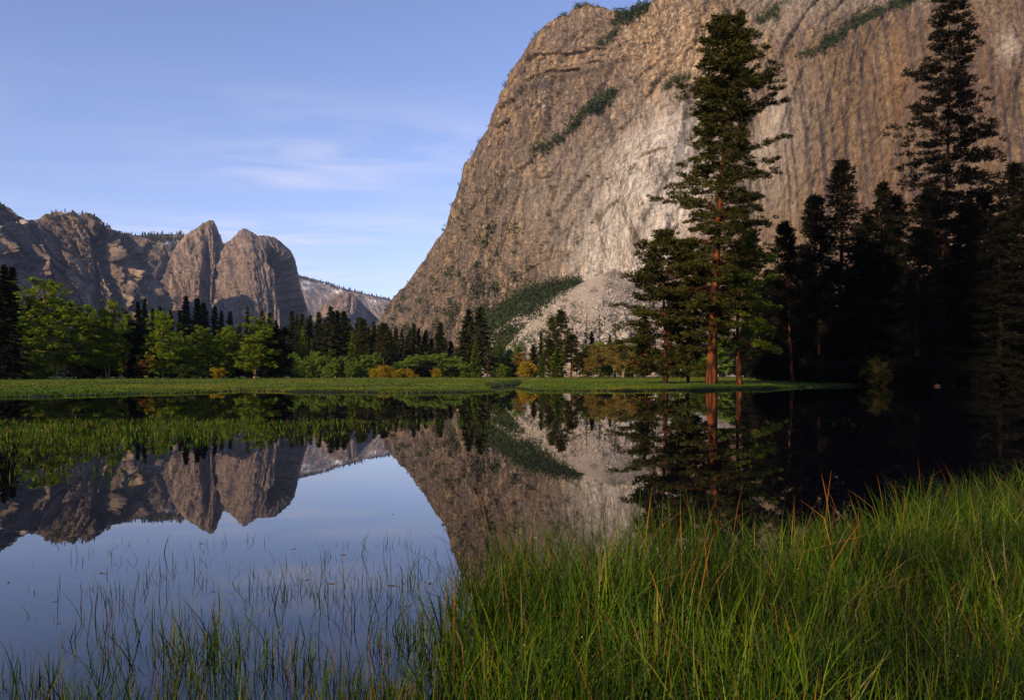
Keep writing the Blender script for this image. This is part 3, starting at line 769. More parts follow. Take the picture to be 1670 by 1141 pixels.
clumps(acc, pts, sz, 60, rng, .8)
tag(acc.build('slope_brush', M_brush), kind='stuff')

# tiny far-off conifers along the rims
acc = Acc()
def rim(poly, n, h0, h1, down):
    poly = np.array(poly, float); s = np.linspace(0, 1, len(poly))
    for k in range(n):
        t = rng.rand(); x, y, D = [np.interp(t, s, poly[:, m]) for m in range(3)]
        p = px2w(x, y + rng.uniform(0.2, down), D - rng.uniform(2, 40)); h = rng.uniform(h0, h1)
        c = np.array([[0, 0, h * q] for q in (0.2, .4, .55, .7, .85)] * 4) + p
        r = np.tile([.22, .19, .15, .1, .05], 4) * h
        ang = rng.uniform(0, 6.28, 20); c[:, 0] += np.cos(ang) * r * .5; c[:, 1] += np.sin(ang) * r * .5
        acc.cards(c, np.stack([np.cos(ang) * .4, np.sin(ang) * .4, np.ones(20)], -1), h * .34, h * .17, rng)
rim([(470, 446, 6560), (490, 453, 6470), (522, 460, 6470), (560, 471, 6370), (600, 481, 6370), (636, 489, 6270)], 240, 14, 30, 5)
rim([(200, 385, 3570), (235, 384, 3570), (262, 382, 3570), (300, 383, 3570)], 200, 10, 22, 16)
rim([(148, 352, 2480), (158, 359, 2500), (166, 367, 2520), (184, 378, 2540)], 34, 9, 20, 8)
rim([(74, 350, 2480), (92, 345, 2480), (118, 346, 2480), (148, 352, 2480)], 22, 6, 13, 6)
rim([(0, 332, 2430), (24, 352, 2460), (42, 359, 2480)], 12, 6, 12, 5)
rim([(184, 378, 2540), (218, 385, 2580)], 12, 6, 11, 5)
tag(acc.build('distant_trees', M_fir), kind='stuff')

# --- valley air: thin blue morning haze
m = bpy.data.materials.new('valley_air'); m.use_nodes = True; nt = m.node_tree; nt.nodes.clear()
pv = N(nt, 'ShaderNodeVolumePrincipled'); pv.inputs['Color'].default_value = (.46, .62, 1.0, 1); pv.inputs['Density'].default_value = HAZE
mo = N(nt, 'ShaderNodeOutputMaterial'); nt.links.new(pv.outputs[0], mo.inputs['Volume'])
bx = np.array([(x, y, z) for x in (-6000, 6000) for y in (-1200, 9500) for z in (-60, 1000)], float)
tag(build('haze', bx, np.array([(0, 1, 3, 2), (4, 6, 7, 5), (0, 4, 5, 1), (2, 3, 7, 6), (0, 2, 6, 4), (1, 5, 7, 3)]), m), kind='stuff')

# ------------------------------------------------------------------ trees
def gz(x, y): return float(ground_h(np.array([x]), np.array([y]))[0])


def bend_path(rng, H, n, sway, lean=0.0):
    z = np.linspace(0, 1, n); k = np.cumsum(rng.normal(size=(n, 2)) * sway, axis=0); k -= k[0]
    k[:, 0] += lean * z
    return np.concatenate([k, (z * H)[:, None]], 1)


def conifer(rng, H, R, base=.12, nb=60, style='fir', leaf=.6, per=16, trunk_r=None, path=None, gaps=.25, twig=True, prof=None, tsides=7, tops=None):
    """returns (trunk Acc, crown Acc): tapered trunk with limbs, needle sprays on every limb"""
    tr, cr = Acc(), Acc()
    trunk_r = trunk_r or H * .014
    path = bend_path(rng, H, 10, H * .0025) if path is None else np.asarray(path, float)
    zz = path[:, 2]; f = (zz - zz[0]) / (zz[-1] - zz[0])
    rad = trunk_r * ((1 - f) ** .85 * .93 + .03); rad[0] *= 1.25
    tr.tube(path, rad, tsides)
    H0 = zz[0]; HH = zz[-1] - zz[0]
    lob = rng.uniform(0, 6.28, 3)
    for i in range(nb):
        t = base + (1 - base) * ((i + rng.rand()) / nb) ** (1.0 if style == 'fir' else .95)
        rel = (t - base) / (1 - base)
        if prof is not None: pr = np.interp(rel, prof[0], prof[1])
        elif style == 'fir': pr = (1 - rel) ** .85 * (.75 + .25 * min(1, rel * 6)) + .03
        else: pr = ((1 - rel) ** .6) * (.6 + .4 * min(1, rel * 3)) + .05
        az = i * 2.399 + rng.normal() * .5
        L = R * pr * rng.uniform(.65, 1.12) * (1 + gaps * math.sin(3 * az + lob[0] + 9 * rel) * .6)
        if rng.rand() < gaps * .35: L *= .5
        p0 = np.array([np.interp(t, f, path[:, 0]), np.interp(t, f, path[:, 1]), H0 + t * HH])
        if style == 'fir': sl0 = .12 + .5 * rel; sl1 = -.42 + .55 * rel
        else: sl0 = -.22 + .85 * rel + rng.normal() * .16; sl1 = -.12 + .5 * rel + rng.normal() * .22
        s = np.linspace(0, 1, 6)
        d = np.array([math.cos(az), math.sin(az)])
        sid = np.array([-d[1], d[0]]) * rng.normal() * .12
        B = np.stack([p0[0] + d[0] * L * s + sid[0] * L * s * s, p0[1] + d[1] * L * s + sid[1] * L * s * s, p0[2] + L * (sl0 * s + (sl1 - sl0) * s * s * .7)], -1)
        if twig and L > .4:
            tr.tube(B, np.interp(s, [0, 1], [max(.012, trunk_r * .16 * (1 - .7 * rel) * min(1, L / R + .3)), .008]), 3)
        if style == 'fir':
            m = max(4, int(per * (.35 + L / R)))
            ss = rng.uniform(.12, 1, m) ** .75
            c = np.stack([np.interp(ss, s, B[:, k]) for k in range(3)], -1)
            wd = .36 * L * (1.05 - ss) + .15
            lat = rng.uniform(-1, 1, m)
            c[:, 0] += -d[1] * lat * wd; c[:, 1] += d[0] * lat * wd; c[:, 2] += -.1 * np.abs(lat) * wd + rng.normal(size=m) * .05 * leaf
            ax = np.stack([d[0] - d[1] * lat * .9, d[1] + d[0] * lat * .9, np.full(m, -.25)], -1) + rng.normal(size=(m, 3)) * .25
            cr.cards(c, ax, leaf * rng.uniform(.7, 1.5, m), leaf * .5, rng, np.full(m, rng.uniform(.7, 1.2)))
        else:
            ncl = max(3, int(round(L / (leaf * .95))))
            for q in range(ncl):
                sq = 1 - (q / ncl) * .62 + rng.normal() * .03
                c0 = np.array([np.interp(sq, s, B[:, k]) for k in range(3)])
                off = rng.normal() * .20 * L * (1 if q else .3)
                c0[0] += -d[1] * off; c0[1] += d[0] * off; c0[2] += rng.uniform(-.5, .45) * leaf
                m = per
                sph = rng.normal(size=(m, 3)); sph /= np.linalg.norm(sph, axis=1)[:, None]
                rr = rng.uniform(.25, 1, m)[:, None] ** .6
                c = c0 + sph * rr * np.array([1.15, 1.15, .50]) * leaf
                ax = sph * np.array([1, 1, .7]) + np.array([d[0] * .5, d[1] * .5, .35])
                cr.cards(c, ax, leaf * rng.uniform(.55, 1.1, m), leaf * .26, rng, np.full(m, rng.uniform(.65, 1.2)))
    if tops is not None:
        pass
    return tr, cr


def broadleaf(rng, H, R, bole=.3, nl=14, sub=4, leaf=.4, per=60, stems=1, spread=.25, trunk_r=None, cl=.25, squash=.8, env=None, drop=0.0):
    """trunk(s), limbs and leaf clusters inside an egg shaped crown"""
    tr, cr = Acc(), Acc()
    trunk_r = trunk_r or H * .016
    for sidx in range(stems):
        a0 = rng.uniform(0, 6.28); le = (spread * H * .35 if stems > 1 else H * .02)
        Hs = H * (1 if sidx == 0 else rng.uniform(.75, .97))
        n = 8; s = np.linspace(0, 1, n)
        path = np.stack([math.cos(a0) * le * s ** .8 + np.cumsum(rng.normal(size=n)) * H * .006, math.sin(a0) * le * s ** .8 + np.cumsum(rng.normal(size=n)) * H * .006, s * Hs * .93], -1)
        path[0, :2] = [math.cos(a0) * trunk_r * 1.2 * (stems > 1), math.sin(a0) * trunk_r * 1.2 * (stems > 1)]
        rr = trunk_r * (1 - s) ** .8 * (1 if stems == 1 else .75) + .02; rr[0] *= 1.2
        tr.tube(path, rr, 7)
        for i in range(max(3, nl // stems)):
            t = bole + (1 - bole) * (i + rng.rand()) / max(3, nl // stems)
            rel = (t - bole) / (1 - bole)
            e = np.interp(rel, env[0], env[1]) if env is not None else math.sqrt(max(.05, 1 - (2 * rel - .85) ** 2 / 1.35))
            L = R * e * rng.uniform(.6, 1.1) * (.75 if stems > 1 else 1)
            az = i * 2.399 + rng.normal() * .5 + sidx
            p0 = np.array([np.interp(t, s, path[:, k]) for k in range(3)])
            up = rng.uniform(.15, .7) * (1.1 - .3 * rel) - drop
            end = p0 + np.array([math.cos(az) * L, math.sin(az) * L, up * L * .7])
            end[2] = min(end[2], H * 1.0)
            mid = (p0 + end) / 2 + np.array([0, 0, .08 * L]) + rng.normal(size=3) * L * .05
            tr.tube([p0, mid, end], [max(.015, trunk_r * .34 * (1 - .6 * rel)), max(.01, trunk_r * .2 * (1 - .6 * rel)), .01], 4)
            for q in range(sub):
                u = rng.uniform(.35, 1.05)
                c0 = p0 + (end - p0) * u + rng.normal(size=3) * R * np.array([.16, .16, .13])
                tr.tube([p0 + (end - p0) * u * .8, c0], [.02 + trunk_r * .06, .008], 3)
                sz = R * cl * rng.uniform(.6, 1.2)
                m = int(per * rng.uniform(.6, 1.3))
                sph = rng.normal(size=(m, 3)); sph /= np.linalg.norm(sph, axis=1)[:, None]
                c = c0 + sph * (rng.uniform(.2, 1, m)[:, None] ** .55) * sz * np.array([1, 1, squash])
                cr.cards(c, rng.normal(size=(m, 3)) + np.array([0, 0, -.2]), leaf * rng.uniform(.7, 1.3, m), leaf * .7, rng, np.full(m, rng.uniform(.7, 1.2)))
    return tr, cr


PROTO = {}


def proto(key, fn, tmat, cmat):
    tr, cr = fn
    t = tr.build('trunk', tmat); c = cr.build('crown', cmat)
    me = (t.data, c.data)
    bpy.data.objects.remove(t); bpy.data.objects.remove(c)
    PROTO[key] = me


def R_(s): return np.random.RandomState(s)


# heights of the prototypes are 10 m unless the tree is built to its own measure
for k in range(4):
    proto(f'fir{k}', conifer(R_(20 + k), 30, [4.6, 3.9, 5.2, 3.4][k], .06, 170, 'fir', 1.05, 30), M_bark_d, M_fir)
for k in range(4):
    proto(f'pine{k}', conifer(R_(30 + k), 30, [4.4, 5.0, 3.8, 4.8][k], [.30, .22, .38, .16][k], 90, 'pine', .95, 26), M_bark_r, M_pine)
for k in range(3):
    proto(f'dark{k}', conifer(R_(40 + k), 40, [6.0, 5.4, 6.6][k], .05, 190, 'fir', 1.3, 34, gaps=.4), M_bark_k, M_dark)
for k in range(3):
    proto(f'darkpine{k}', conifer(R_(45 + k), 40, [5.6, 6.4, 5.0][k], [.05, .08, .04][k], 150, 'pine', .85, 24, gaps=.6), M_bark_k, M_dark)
for k in range(2):
    proto(f'cedar{k}', conifer(R_(50 + k), 18, [3.6, 2.9][k], .02, 170, 'fir', .7, 26, gaps=.12), M_bark_d, M_cedar)
proto('sparse0', conifer(R_(58), 16, 1.9, .15, 34, 'fir', .6, 14, gaps=.6), M_bark_d, M_fir)
for k in range(3):
    proto(f'cotton{k}', broadleaf(R_(60 + k), 20, [5.6, 4.8, 5.2][k], [.12, .16, .10][k], 46, 8, .34, 52, [2, 3, 1][k], .22, trunk_r=.17, cl=.12, env=([0, .25, .6, .85, 1], [.75, 1, .95, .6, .2])), M_bark_p, M_cotton)
for k in range(4):
    proto(f'willow{k}', broadleaf(R_(70 + k), 9, [3.6, 2.6, 4.2, 3.2][k], [.08, .1, .05, .08][k], 30, 7, .30, 46, [2, 1, 3, 2][k], .35, cl=.16), M_bark_p, M_willow)
for k in range(3):
    proto(f'yellow{k}', broadleaf(R_(80 + k), 4, [2.4, 2.0, 2.7][k], .03, 20, 4, .22, 60, 4, .5, cl=.27), M_bark_d, M_yellow)
for k in range(3):
    proto(f'oak{k}', broadleaf(R_(90 + k), 12, [5.2, 4.4, 5.8][k], .30, 20, 5, .36, 70, [2, 1, 3][k], .5, cl=.24, squash=.6), M_bark_p, M_oak)
proto('rust0', broadleaf(R_(97), 10, 4.2, .25, 14, 4, .34, 44, 1, .4, cl=.22, squash=.45), M_bark_d, M_rust)
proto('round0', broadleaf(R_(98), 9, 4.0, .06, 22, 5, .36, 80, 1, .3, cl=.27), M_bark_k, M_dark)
proto('dull0', broadleaf(R_(83), 4, 2.4, .03, 22, 5, .2, 40, 4, .5, cl=.18), M_bark_d, M_dull)
proto('green0', broadleaf(R_(99), 7, 3.6, .04, 22, 5, .32, 80, 3, .4, cl=.27), M_bark_d, M_olive)


def put(key, px, top, D, label, group=None, base=None, width=None, name=None, cat='tree', rot=None, lean=0.0, meshes=None, z=None):
    """a tree of its own: its foot on the ground at distance D, its top where the photograph has it; width in px if given"""
    tm, cm = meshes or PROTO[key]
    x = (px - CX) / F * D
    z0 = (gz(x, D) if z is None else z) - .12
    H = CAM_H + (HY - top) / F * D - z0
    n = np.empty(len(tm.vertices) * 3, np.float32); 
    zs = cm.get('_top'); rs = cm.get('_r')
    if zs is None:
        a = np.empty(len(cm.vertices) * 3, np.float32); cm.vertices.foreach_get('co', a); a = a.reshape(-1, 3)
        zs = float(np.percentile(a[:, 2], 99.9)); rs = float(np.percentile(np.abs(a[:, 0]), 98)); cm['_top'] = zs; cm['_r'] = rs
    s = H / zs
    if key.startswith('fir') and width: width *= 1.4
    if key.startswith('darkpine') and width: width *= 1.2
    sx = s if width is None else width / F * D / 2 / rs
    e = bpy.data.objects.new(name or 'tree', None); COL.objects.link(e)
    e.location = (x, D, z0); e.scale = (sx, sx, s); e.rotation_euler = (0, lean, random.uniform(0, 6.28) if rot is None else rot)
    e.empty_display_size = .5
    for nm, me in (('trunk', tm), ('crown', cm)):
        o = bpy.data.objects.new(nm, me); COL.objects.link(o); o.parent = e
    tag(e, label, cat, group)
    return e


random.seed(4)
ORD = ['first', 'second', 'third', 'fourth', 'fifth', 'sixth', 'seventh', 'eighth', 'ninth', 'tenth', 'eleventh', 'twelfth', 'thirteenth', 'fourteenth', 'fifteenth', 'sixteenth', 'seventeenth', 'eighteenth', 'nineteenth', 'twentieth']


def row(items, phrase, group, name, keys, cat='tree'):
    """a row of look-alikes: (px, top, D[, width[, key]]), each told apart by its place in the row"""
    items = sorted(items, key=lambda a: a[0])
    for k, it in enumerate(items):
        key = it[4] if len(it) > 4 else keys[k % len(keys)]
        put(key, it[0], it[1], it[2], f'{ORD[k]} from the left of {phrase}', group, width=it[3] if len(it) > 3 else None, name=name, cat=cat)


# --- left bank
put('cotton0', 92, 456, 165, 'broad olive-green tree, the largest on the left bank, against shaded cliffs', name='broadleaf_tree', width=120, meshes=(PROTO['cotton0'][0], None) if False else None)
put('cotton1', 176, 490, 172, 'light green cottonwood with three slender pale leaning trunks', name='cottonwood_tree', width=66)
put('cotton2', 266, 505, 172, 'light green cottonwood with one tall straight pale trunk', name='cottonwood_tree', width=62)
put('cotton0', 338, 531, 180, 'green cottonwood with a paired pale trunk left of the bright green one', name='cottonwood_tree', width=58)
put('cotton2', 372, 530, 186, 'thin cottonwood crowding the paired-trunk cottonwood from the right', name='cottonwood_tree', width=44)
put('cotton1', 414, 516, 178, 'bright green cottonwood below the rounded rock, several pale trunks', name='cottonwood_tree', width=72)
put('cotton0', 150, 504, 184, 'slim green cottonwood between the broad tree and the leaning trunks', name='cottonwood_tree', width=44)
put('cotton2', 206, 510, 182, 'slim green cottonwood close right of the leaning pale trunks', name='cottonwood_tree', width=40)
put('cotton1', 300, 540, 188, 'shorter green cottonwood right of the tall straight pale trunk', name='cottonwood_tree', width=44)
put('cotton1', 238, 532, 190, 'shorter green cottonwood left of the tall straight pale trunk', name='cottonwood_tree', width=40)
put('round0', 452, 528, 182, 'dark rounded tree at the right edge of the bright cottonwood', name='broadleaf_tree', width=50)
put('round0', 226, 522, 178, 'dark small tree between the two slender cottonwoods', name='broadleaf_tree', width=50)
put('rust0', 240, 578, 170, 'thin yellow-brown small tree standing right of the leaning trunks', name='small_tree', width=38)
put('yellow1', 357, 599, 172, 'low dull yellow bush beneath the paired-trunk cottonwood', name='bush', cat='bush', width=26)
put('green0', 301, 594, 170, 'low bright green bush left of the yellow one under the cottonwoods', name='bush', cat='bush', width=30)
put('green0', 62, 575, 160, 'low green bush under the broad olive-green tree', name='bush', cat='bush', width=46)
put('rust0', 122, 590, 168, 'small reddish-brown bush right of the broad olive-green tree', name='bush', cat='bush', width=40)
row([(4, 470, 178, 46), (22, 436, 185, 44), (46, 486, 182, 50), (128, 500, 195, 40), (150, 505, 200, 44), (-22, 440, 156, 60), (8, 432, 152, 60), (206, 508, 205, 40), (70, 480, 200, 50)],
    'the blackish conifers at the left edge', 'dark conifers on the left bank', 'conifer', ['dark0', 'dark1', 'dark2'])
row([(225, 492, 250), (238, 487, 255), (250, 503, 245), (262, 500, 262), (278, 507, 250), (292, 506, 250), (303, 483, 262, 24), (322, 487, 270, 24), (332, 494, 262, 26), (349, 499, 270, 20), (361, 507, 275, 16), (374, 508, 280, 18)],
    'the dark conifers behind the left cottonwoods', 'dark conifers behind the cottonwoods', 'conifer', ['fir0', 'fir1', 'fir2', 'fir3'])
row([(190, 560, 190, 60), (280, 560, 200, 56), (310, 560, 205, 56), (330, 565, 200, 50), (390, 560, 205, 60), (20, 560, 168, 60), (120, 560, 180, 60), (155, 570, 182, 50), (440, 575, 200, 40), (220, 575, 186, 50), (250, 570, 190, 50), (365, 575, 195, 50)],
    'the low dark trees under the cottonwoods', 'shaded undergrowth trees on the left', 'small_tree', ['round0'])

# --- treeline across the meadow
row([(403, 500, 300, 14), (427, 507, 300, 18), (439, 510, 300, 18), (450, 522, 305, 16), (475, 508, 320, 20), (484, 513, 325, 18), (492, 512, 320, 20), (501, 520, 330, 16), (508, 514, 330, 18), (519, 509, 318, 24), (530, 520, 325, 20), (540, 500, 305, 30), (549, 506, 308, 26), (561, 508, 305, 34), (572, 530, 320, 22)],
    'the dark conifers left of the ponderosas', 'dark conifers in the middle treeline', 'conifer', ['fir1', 'fir0', 'fir3', 'fir2'])
row([(584, 517, 300, 20), (591, 518, 298, 20), (600, 532, 305, 16), (610, 524, 320, 18), (618, 530, 325, 16), (636, 538, 300, 22), (645, 534, 320, 16), (655, 536, 325, 16), (664, 548, 320, 18), (676, 527, 318, 18), (684, 536, 320, 16), (694, 540, 322, 18), (704, 552, 325, 20), (718, 526, 318, 20), (734, 556, 325, 22)],
    'the dark conifers under the cliff foot', 'dark conifers under the cliff foot', 'conifer', ['fir0', 'fir3', 'fir1', 'fir2'])
_g = R_(321)
row([(385 + 19 * k + _g.uniform(-6, 6), _g.uniform(528, 556), 345, 20) for k in range(19)],
    'the rear dark conifers of the treeline', 'rear conifers of the treeline', 'conifer', ['fir2', 'fir0', 'fir1'])
row([(1140, 566, 205, 50), (1172, 558, 200, 50), (1205, 550, 205, 56), (1236, 545, 200, 56)],
    'the green trees behind the forked-top pine trunk', 'green trees behind the forked pine', 'broadleaf_tree', ['green0', 'willow3', 'round0'])
row([(1228, 470, 170, 44), (1252, 440, 165, 48), (1216, 520, 175, 40)],
    'the dark conifers right of the young orange-trunked pine', 'dark conifers by the young pine', 'conifer', ['dark1', 'darkpine0'])
put('pine2', 591, 520, 285, 'ponderosa with an orange trunk left of the yellow bushes', name='ponderosa_pine', width=22)
put('pine2', 626, 526, 272, 'ponderosa with a bare orange trunk rising behind the yellow bushes', name='ponderosa_pine', width=26)
put('fir0', 765, 504, 285, 'left of two big dark conifers beside the brush slope', name='conifer', width=32)
put('fir2', 782, 500, 280, 'right of two big dark conifers beside the brush slope', name='conifer', width=36)
put('fir1', 756, 530, 290, 'dark conifer half hidden behind the two big ones', name='conifer', width=26)
row([(494, 532, 290, 18), (486, 556, 280, 14), (501, 556, 282, 10), (508, 552, 285, 10), (538, 566, 275, 14), (576, 540, 285, 22)],
    'the pointed yellow-green young conifers', 'young yellow-green conifers', 'young_conifer', ['cedar0', 'cedar1'])
put('cedar1', 775, 556, 262, 'pointed green young conifer in front of the two big dark ones', name='young_conifer', width=22)
row([(462, 580, 250, 24), (474, 574, 252, 22), (487, 578, 250, 22), (500, 586, 248, 20), (511, 572, 252, 24), (524, 580, 250, 20), (536, 590, 246, 18), (547, 582, 250, 18), (558, 580, 252, 20), (572, 588, 248, 18), (584, 584, 250, 16), (597, 578, 252, 26), (610, 574, 254, 28), (445, 586, 244, 22)],
    'the bright green aspens along the meadow', 'bright green aspens', 'aspen_tree', ['willow1', 'willow0', 'willow3', 'willow2'])
row([(664, 588, 262, 34), (678, 578, 266, 34), (700, 574, 270, 40), (722, 576, 270, 38), (738, 580, 268, 34), (752, 590, 262, 26), (650, 590, 262, 24)],
    'the soft green willows right of the yellow bushes', 'soft green willows', 'willow_tree', ['willow2', 'willow0', 'willow3'])
row([(683, 594, 246, 24), (694, 588, 248, 24), (738, 597, 240, 26), (672, 598, 246, 18)],
    'the dark round bushes in front of the willows', 'dark round bushes', 'bush', ['round0'], 'bush')
row([(612, 598, 226, 24), (623, 595, 224, 28), (637, 599, 224, 24), (655, 600, 228, 20), (668, 601, 228, 18), (648, 609, 222, 16), (677, 609, 224, 16)],
    'the bright yellow bushes on the meadow', 'bright yellow bushes', 'bush', ['yellow0', 'yellow1', 'yellow2'], 'bush')
put('yellow2', 712, 600, 232, 'small yellow bush alone before the willows', name='bush', cat='bush', width=20)
put('yellow0', 858, 585, 200, 'large round olive-yellow bush standing alone near the creek', name='bush', cat='bush', width=34, meshes=None)
put('rust0', 853, 573, 232, 'rusty orange small tree behind the olive-yellow bush', name='small_tree', width=26)
put('sparse0', 795, 553, 250, 'bare pale dead tree right of the two big conifers', name='dead_tree', width=18)
row([(804, 575, 300, 22), (816, 560, 310, 26), (828, 570, 300, 26), (838, 590, 290, 22), (812, 592, 280, 26), (846, 560, 320, 22), (824, 596, 275, 20)],
    'the green shrubby trees beside the talus', 'shrubby trees by the talus', 'small_tree', ['willow3', 'willow0', 'green0'])
# --- trees in front of the talus
put('fir3', 871, 562, 240, 'pointed dark green conifer right of the olive-yellow bush', name='conifer', width=18)
put('fir3', 883, 540, 250, 'slim pale-topped conifer before the talus', name='conifer', width=12)
put('cedar1', 883, 580, 215, 'small bluish-green young conifer among the trees before the talus', name='young_conifer', width=14)
put('pine1', 915, 505, 235, 'ragged tall pine before the talus, right one of a pair', name='pine_tree', width=34)
put('pine3', 902, 517, 238, 'ragged tall pine before the talus, left one of a pair', name='pine_tree', width=28)
put('pine3', 897, 552, 225, 'shorter pine beneath the ragged pair before the talus', name='pine_tree', width=30)
put('cedar0', 910, 567, 205, 'broad tiered bright green conifer left of the orange trunks', name='conifer', width=38)
put('pine2', 931, 545, 202, 'pine with twin orange trunks right of the tiered conifer', name='pine_tree', width=30)
put('sparse0', 956, 516, 245, 'sparse spindly conifer before the pale talus', name='conifer', width=12)
put('fir3', 966, 540, 245, 'short dark pointed conifer before the pale talus', name='conifer', width=14)
put('sparse0', 978, 514, 250, 'very thin faint conifer in the middle of the talus', name='conifer', width=10)
put('sparse0', 1003, 512, 250, 'sparse spindly conifer right of the middle of the talus', name='conifer', width=14)
put('fir3', 994, 546, 248, 'small dark conifer at the foot of the spindly one', name='conifer', width=12)
row([(950, 572, 205, 30), (968, 578, 198, 30), (975, 560, 212, 36), (1000, 558, 205, 48), (1015, 574, 196, 40), (1033, 566, 212, 36), (940, 580, 212, 24)],
    'the brown-green oaks with pale trunks', 'brown-green oaks', 'oak_tree', ['oak1', 'oak0', 'oak2'])
row([(960, 560, 232, 40), (1020, 555, 235, 44), (1045, 560, 230, 40), (985, 555, 236, 30), (1090, 560, 215, 50), (1130, 565, 215, 50)],
    'the green trees behind the oaks', 'green trees behind the oaks', 'broadleaf_tree', ['green0', 'willow3'])
put('rust0', 1052, 558, 150, 'orange-leaved small oak left of the forked-top pine', name='oak_tree', width=44)
put('yellow2', 930, 612, 150, 'low reddish clump of plants on the meadow', name='bush', cat='bush', width=14)
put('dark1', 1050, 500, 165, 'dark straight conifer left of the leaning companion pine', name='conifer', width=34)

# --- the tall forked pine and its companions
DH = 92.0
hx = (1160 - CX) / F * DH; hz = gz(hx, DH) - .1
def P_(pts):  # trunk path in metres from px measured on the photograph at that distance
    return np.array([[(x - 1160) / F * DH, dy, CAM_H + (HY - y) / F * DH - hz] for x, y, dy in pts])
rg = R_(101)
path = P_([(1160, 617, 0), (1162, 570, 0), (1165, 500, 0), (1168, 430, .1), (1172, 360, .1), (1178, 290, .2), (1184, 235, .2), (1191, 180, .3), (1196, 120, .3), (1201, 70, .3), (1205, 24, .3)])
path[0, 2] = 0
pr = ([0, .12, .3, .45, .6, .75, .88, 1], [.78, 1.0, 1.05, .98, .86, .72, .5, .12])
tr, cr = conifer(rg, 0, 5.4, .15, 270, 'pine', .42, 36, trunk_r=.58, path=path, gaps=.6, prof=pr, tsides=14)
path2 = P_([(1184, 236, .2), (1183, 215, .6), (1180, 180, .9), (1179, 120, .9), (1181, 60, .9), (1180, 26, .9)])
tr2, cr2 = conifer(rg, 0, 3.6, .22, 70, 'pine', .58, 40, trunk_r=.20, path=path2, gaps=.35, prof=([0, .4, .8, 1], [1, .85, .55, .12]), tsides=8)
hero = bpy.data.objects.new('ponderosa_pine', None); COL.objects.link(hero); hero.location = (hx, DH, hz)
tag(hero, 'tallest ponderosa pine with an orange trunk and forked top by the shore', 'tree')
tr.build('trunk', M_bark_r, hero, True); cr.build('crown', M_pine, hero)
t2 = tr2.build('second_trunk', M_bark_r, hero, True); cr2.build('second_crown', M_pine, hero)

def own(D, px0, pts, name, label, tm, cm, R, base, nb, leaf, per, trunk_r, seed, prof=None, gaps=.4, style='pine', tsides=8):
    x0 = (px0 - CX) / F * D; z0 = gz(x0, D) - .1
    pth = np.array([[(x - px0) / F * D, dy, CAM_H + (HY - y) / F * D - z0] for x, y, dy in pts]); pth[0, 2] = 0
    a, c = conifer(R_(seed), 0, R, base, nb, style, leaf, per, trunk_r=trunk_r, path=pth, gaps=gaps, prof=prof, tsides=tsides)
    e = bpy.data.objects.new(name, None); COL.objects.link(e); e.location = (x0, D, z0)
    a.build('trunk', tm, e, True); c.build('crown', cm, e)
    tag(e, label, 'tree')
    return e

own(95, 1085, [(1085, 620, 0), (1085, 560, 0), (1083, 500, 0), (1080, 440, 0), (1084, 380, 0)], 'pine_tree', 'bushy shorter pine leaning against the left of the forked-top pine', M_bark_r, M_pine, 4.7, .08, 140, .46, 34, .26, 102, ([0, .2, .6, .85, 1], [.7, 1, .85, .55, .15]), .5)
own(100, 1122, [(1122, 618, 0), (1124, 540, 0), (1122, 460, 0), (1118, 400, 0)], 'pine_tree', 'thin pine filling the gap left of the forked-top pine trunk', M_bark_d, M_pine, 3.4, .2, 70, .65, 40, .18, 105, ([0, .3, .7, 1], [.7, 1, .8, .2]), .5)
own(94, 1204, [(1206, 620, 0), (1203, 570, 0), (1203, 520, 0), (1210, 450, 0), (1222, 385, 0)], 'pine_tree', 'young pine with an orange trunk and bright green boughs on the right', M_bark_r, M_cedar, 3.6, .26, 80, .55, 40, .30, 103, ([0, .2, .6, 1], [.9, 1, .75, .2]), .6)

# --- the shaded wood at the right
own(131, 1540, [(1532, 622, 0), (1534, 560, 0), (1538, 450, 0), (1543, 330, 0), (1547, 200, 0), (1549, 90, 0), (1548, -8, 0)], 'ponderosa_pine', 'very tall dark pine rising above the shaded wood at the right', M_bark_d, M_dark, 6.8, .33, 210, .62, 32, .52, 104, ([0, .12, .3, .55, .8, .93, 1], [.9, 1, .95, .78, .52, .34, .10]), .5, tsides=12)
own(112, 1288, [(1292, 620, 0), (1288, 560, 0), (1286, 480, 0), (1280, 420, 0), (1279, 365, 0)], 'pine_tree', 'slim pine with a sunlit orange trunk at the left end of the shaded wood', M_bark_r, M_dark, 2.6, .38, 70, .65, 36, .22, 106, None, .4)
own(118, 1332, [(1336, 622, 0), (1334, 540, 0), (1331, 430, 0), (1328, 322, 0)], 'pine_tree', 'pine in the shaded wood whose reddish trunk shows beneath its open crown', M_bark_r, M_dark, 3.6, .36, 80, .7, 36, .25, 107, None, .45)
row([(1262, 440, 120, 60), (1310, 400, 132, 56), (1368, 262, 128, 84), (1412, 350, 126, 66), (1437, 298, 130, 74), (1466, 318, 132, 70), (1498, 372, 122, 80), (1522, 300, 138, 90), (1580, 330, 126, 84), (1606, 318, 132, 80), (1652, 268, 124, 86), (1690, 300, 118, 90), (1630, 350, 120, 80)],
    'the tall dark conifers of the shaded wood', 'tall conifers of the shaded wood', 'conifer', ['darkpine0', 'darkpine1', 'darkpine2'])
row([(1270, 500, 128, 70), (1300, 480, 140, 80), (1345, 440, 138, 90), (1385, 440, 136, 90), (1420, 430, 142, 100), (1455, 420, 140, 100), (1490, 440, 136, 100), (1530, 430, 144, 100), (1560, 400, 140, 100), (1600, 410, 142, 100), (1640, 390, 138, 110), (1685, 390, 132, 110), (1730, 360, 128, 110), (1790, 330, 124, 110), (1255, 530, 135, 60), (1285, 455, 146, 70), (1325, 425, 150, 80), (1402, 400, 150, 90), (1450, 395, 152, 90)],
    'the rear dark conifers in the shaded wood', 'second rank of the shaded wood', 'conifer', ['dark2', 'dark0', 'dark1'])
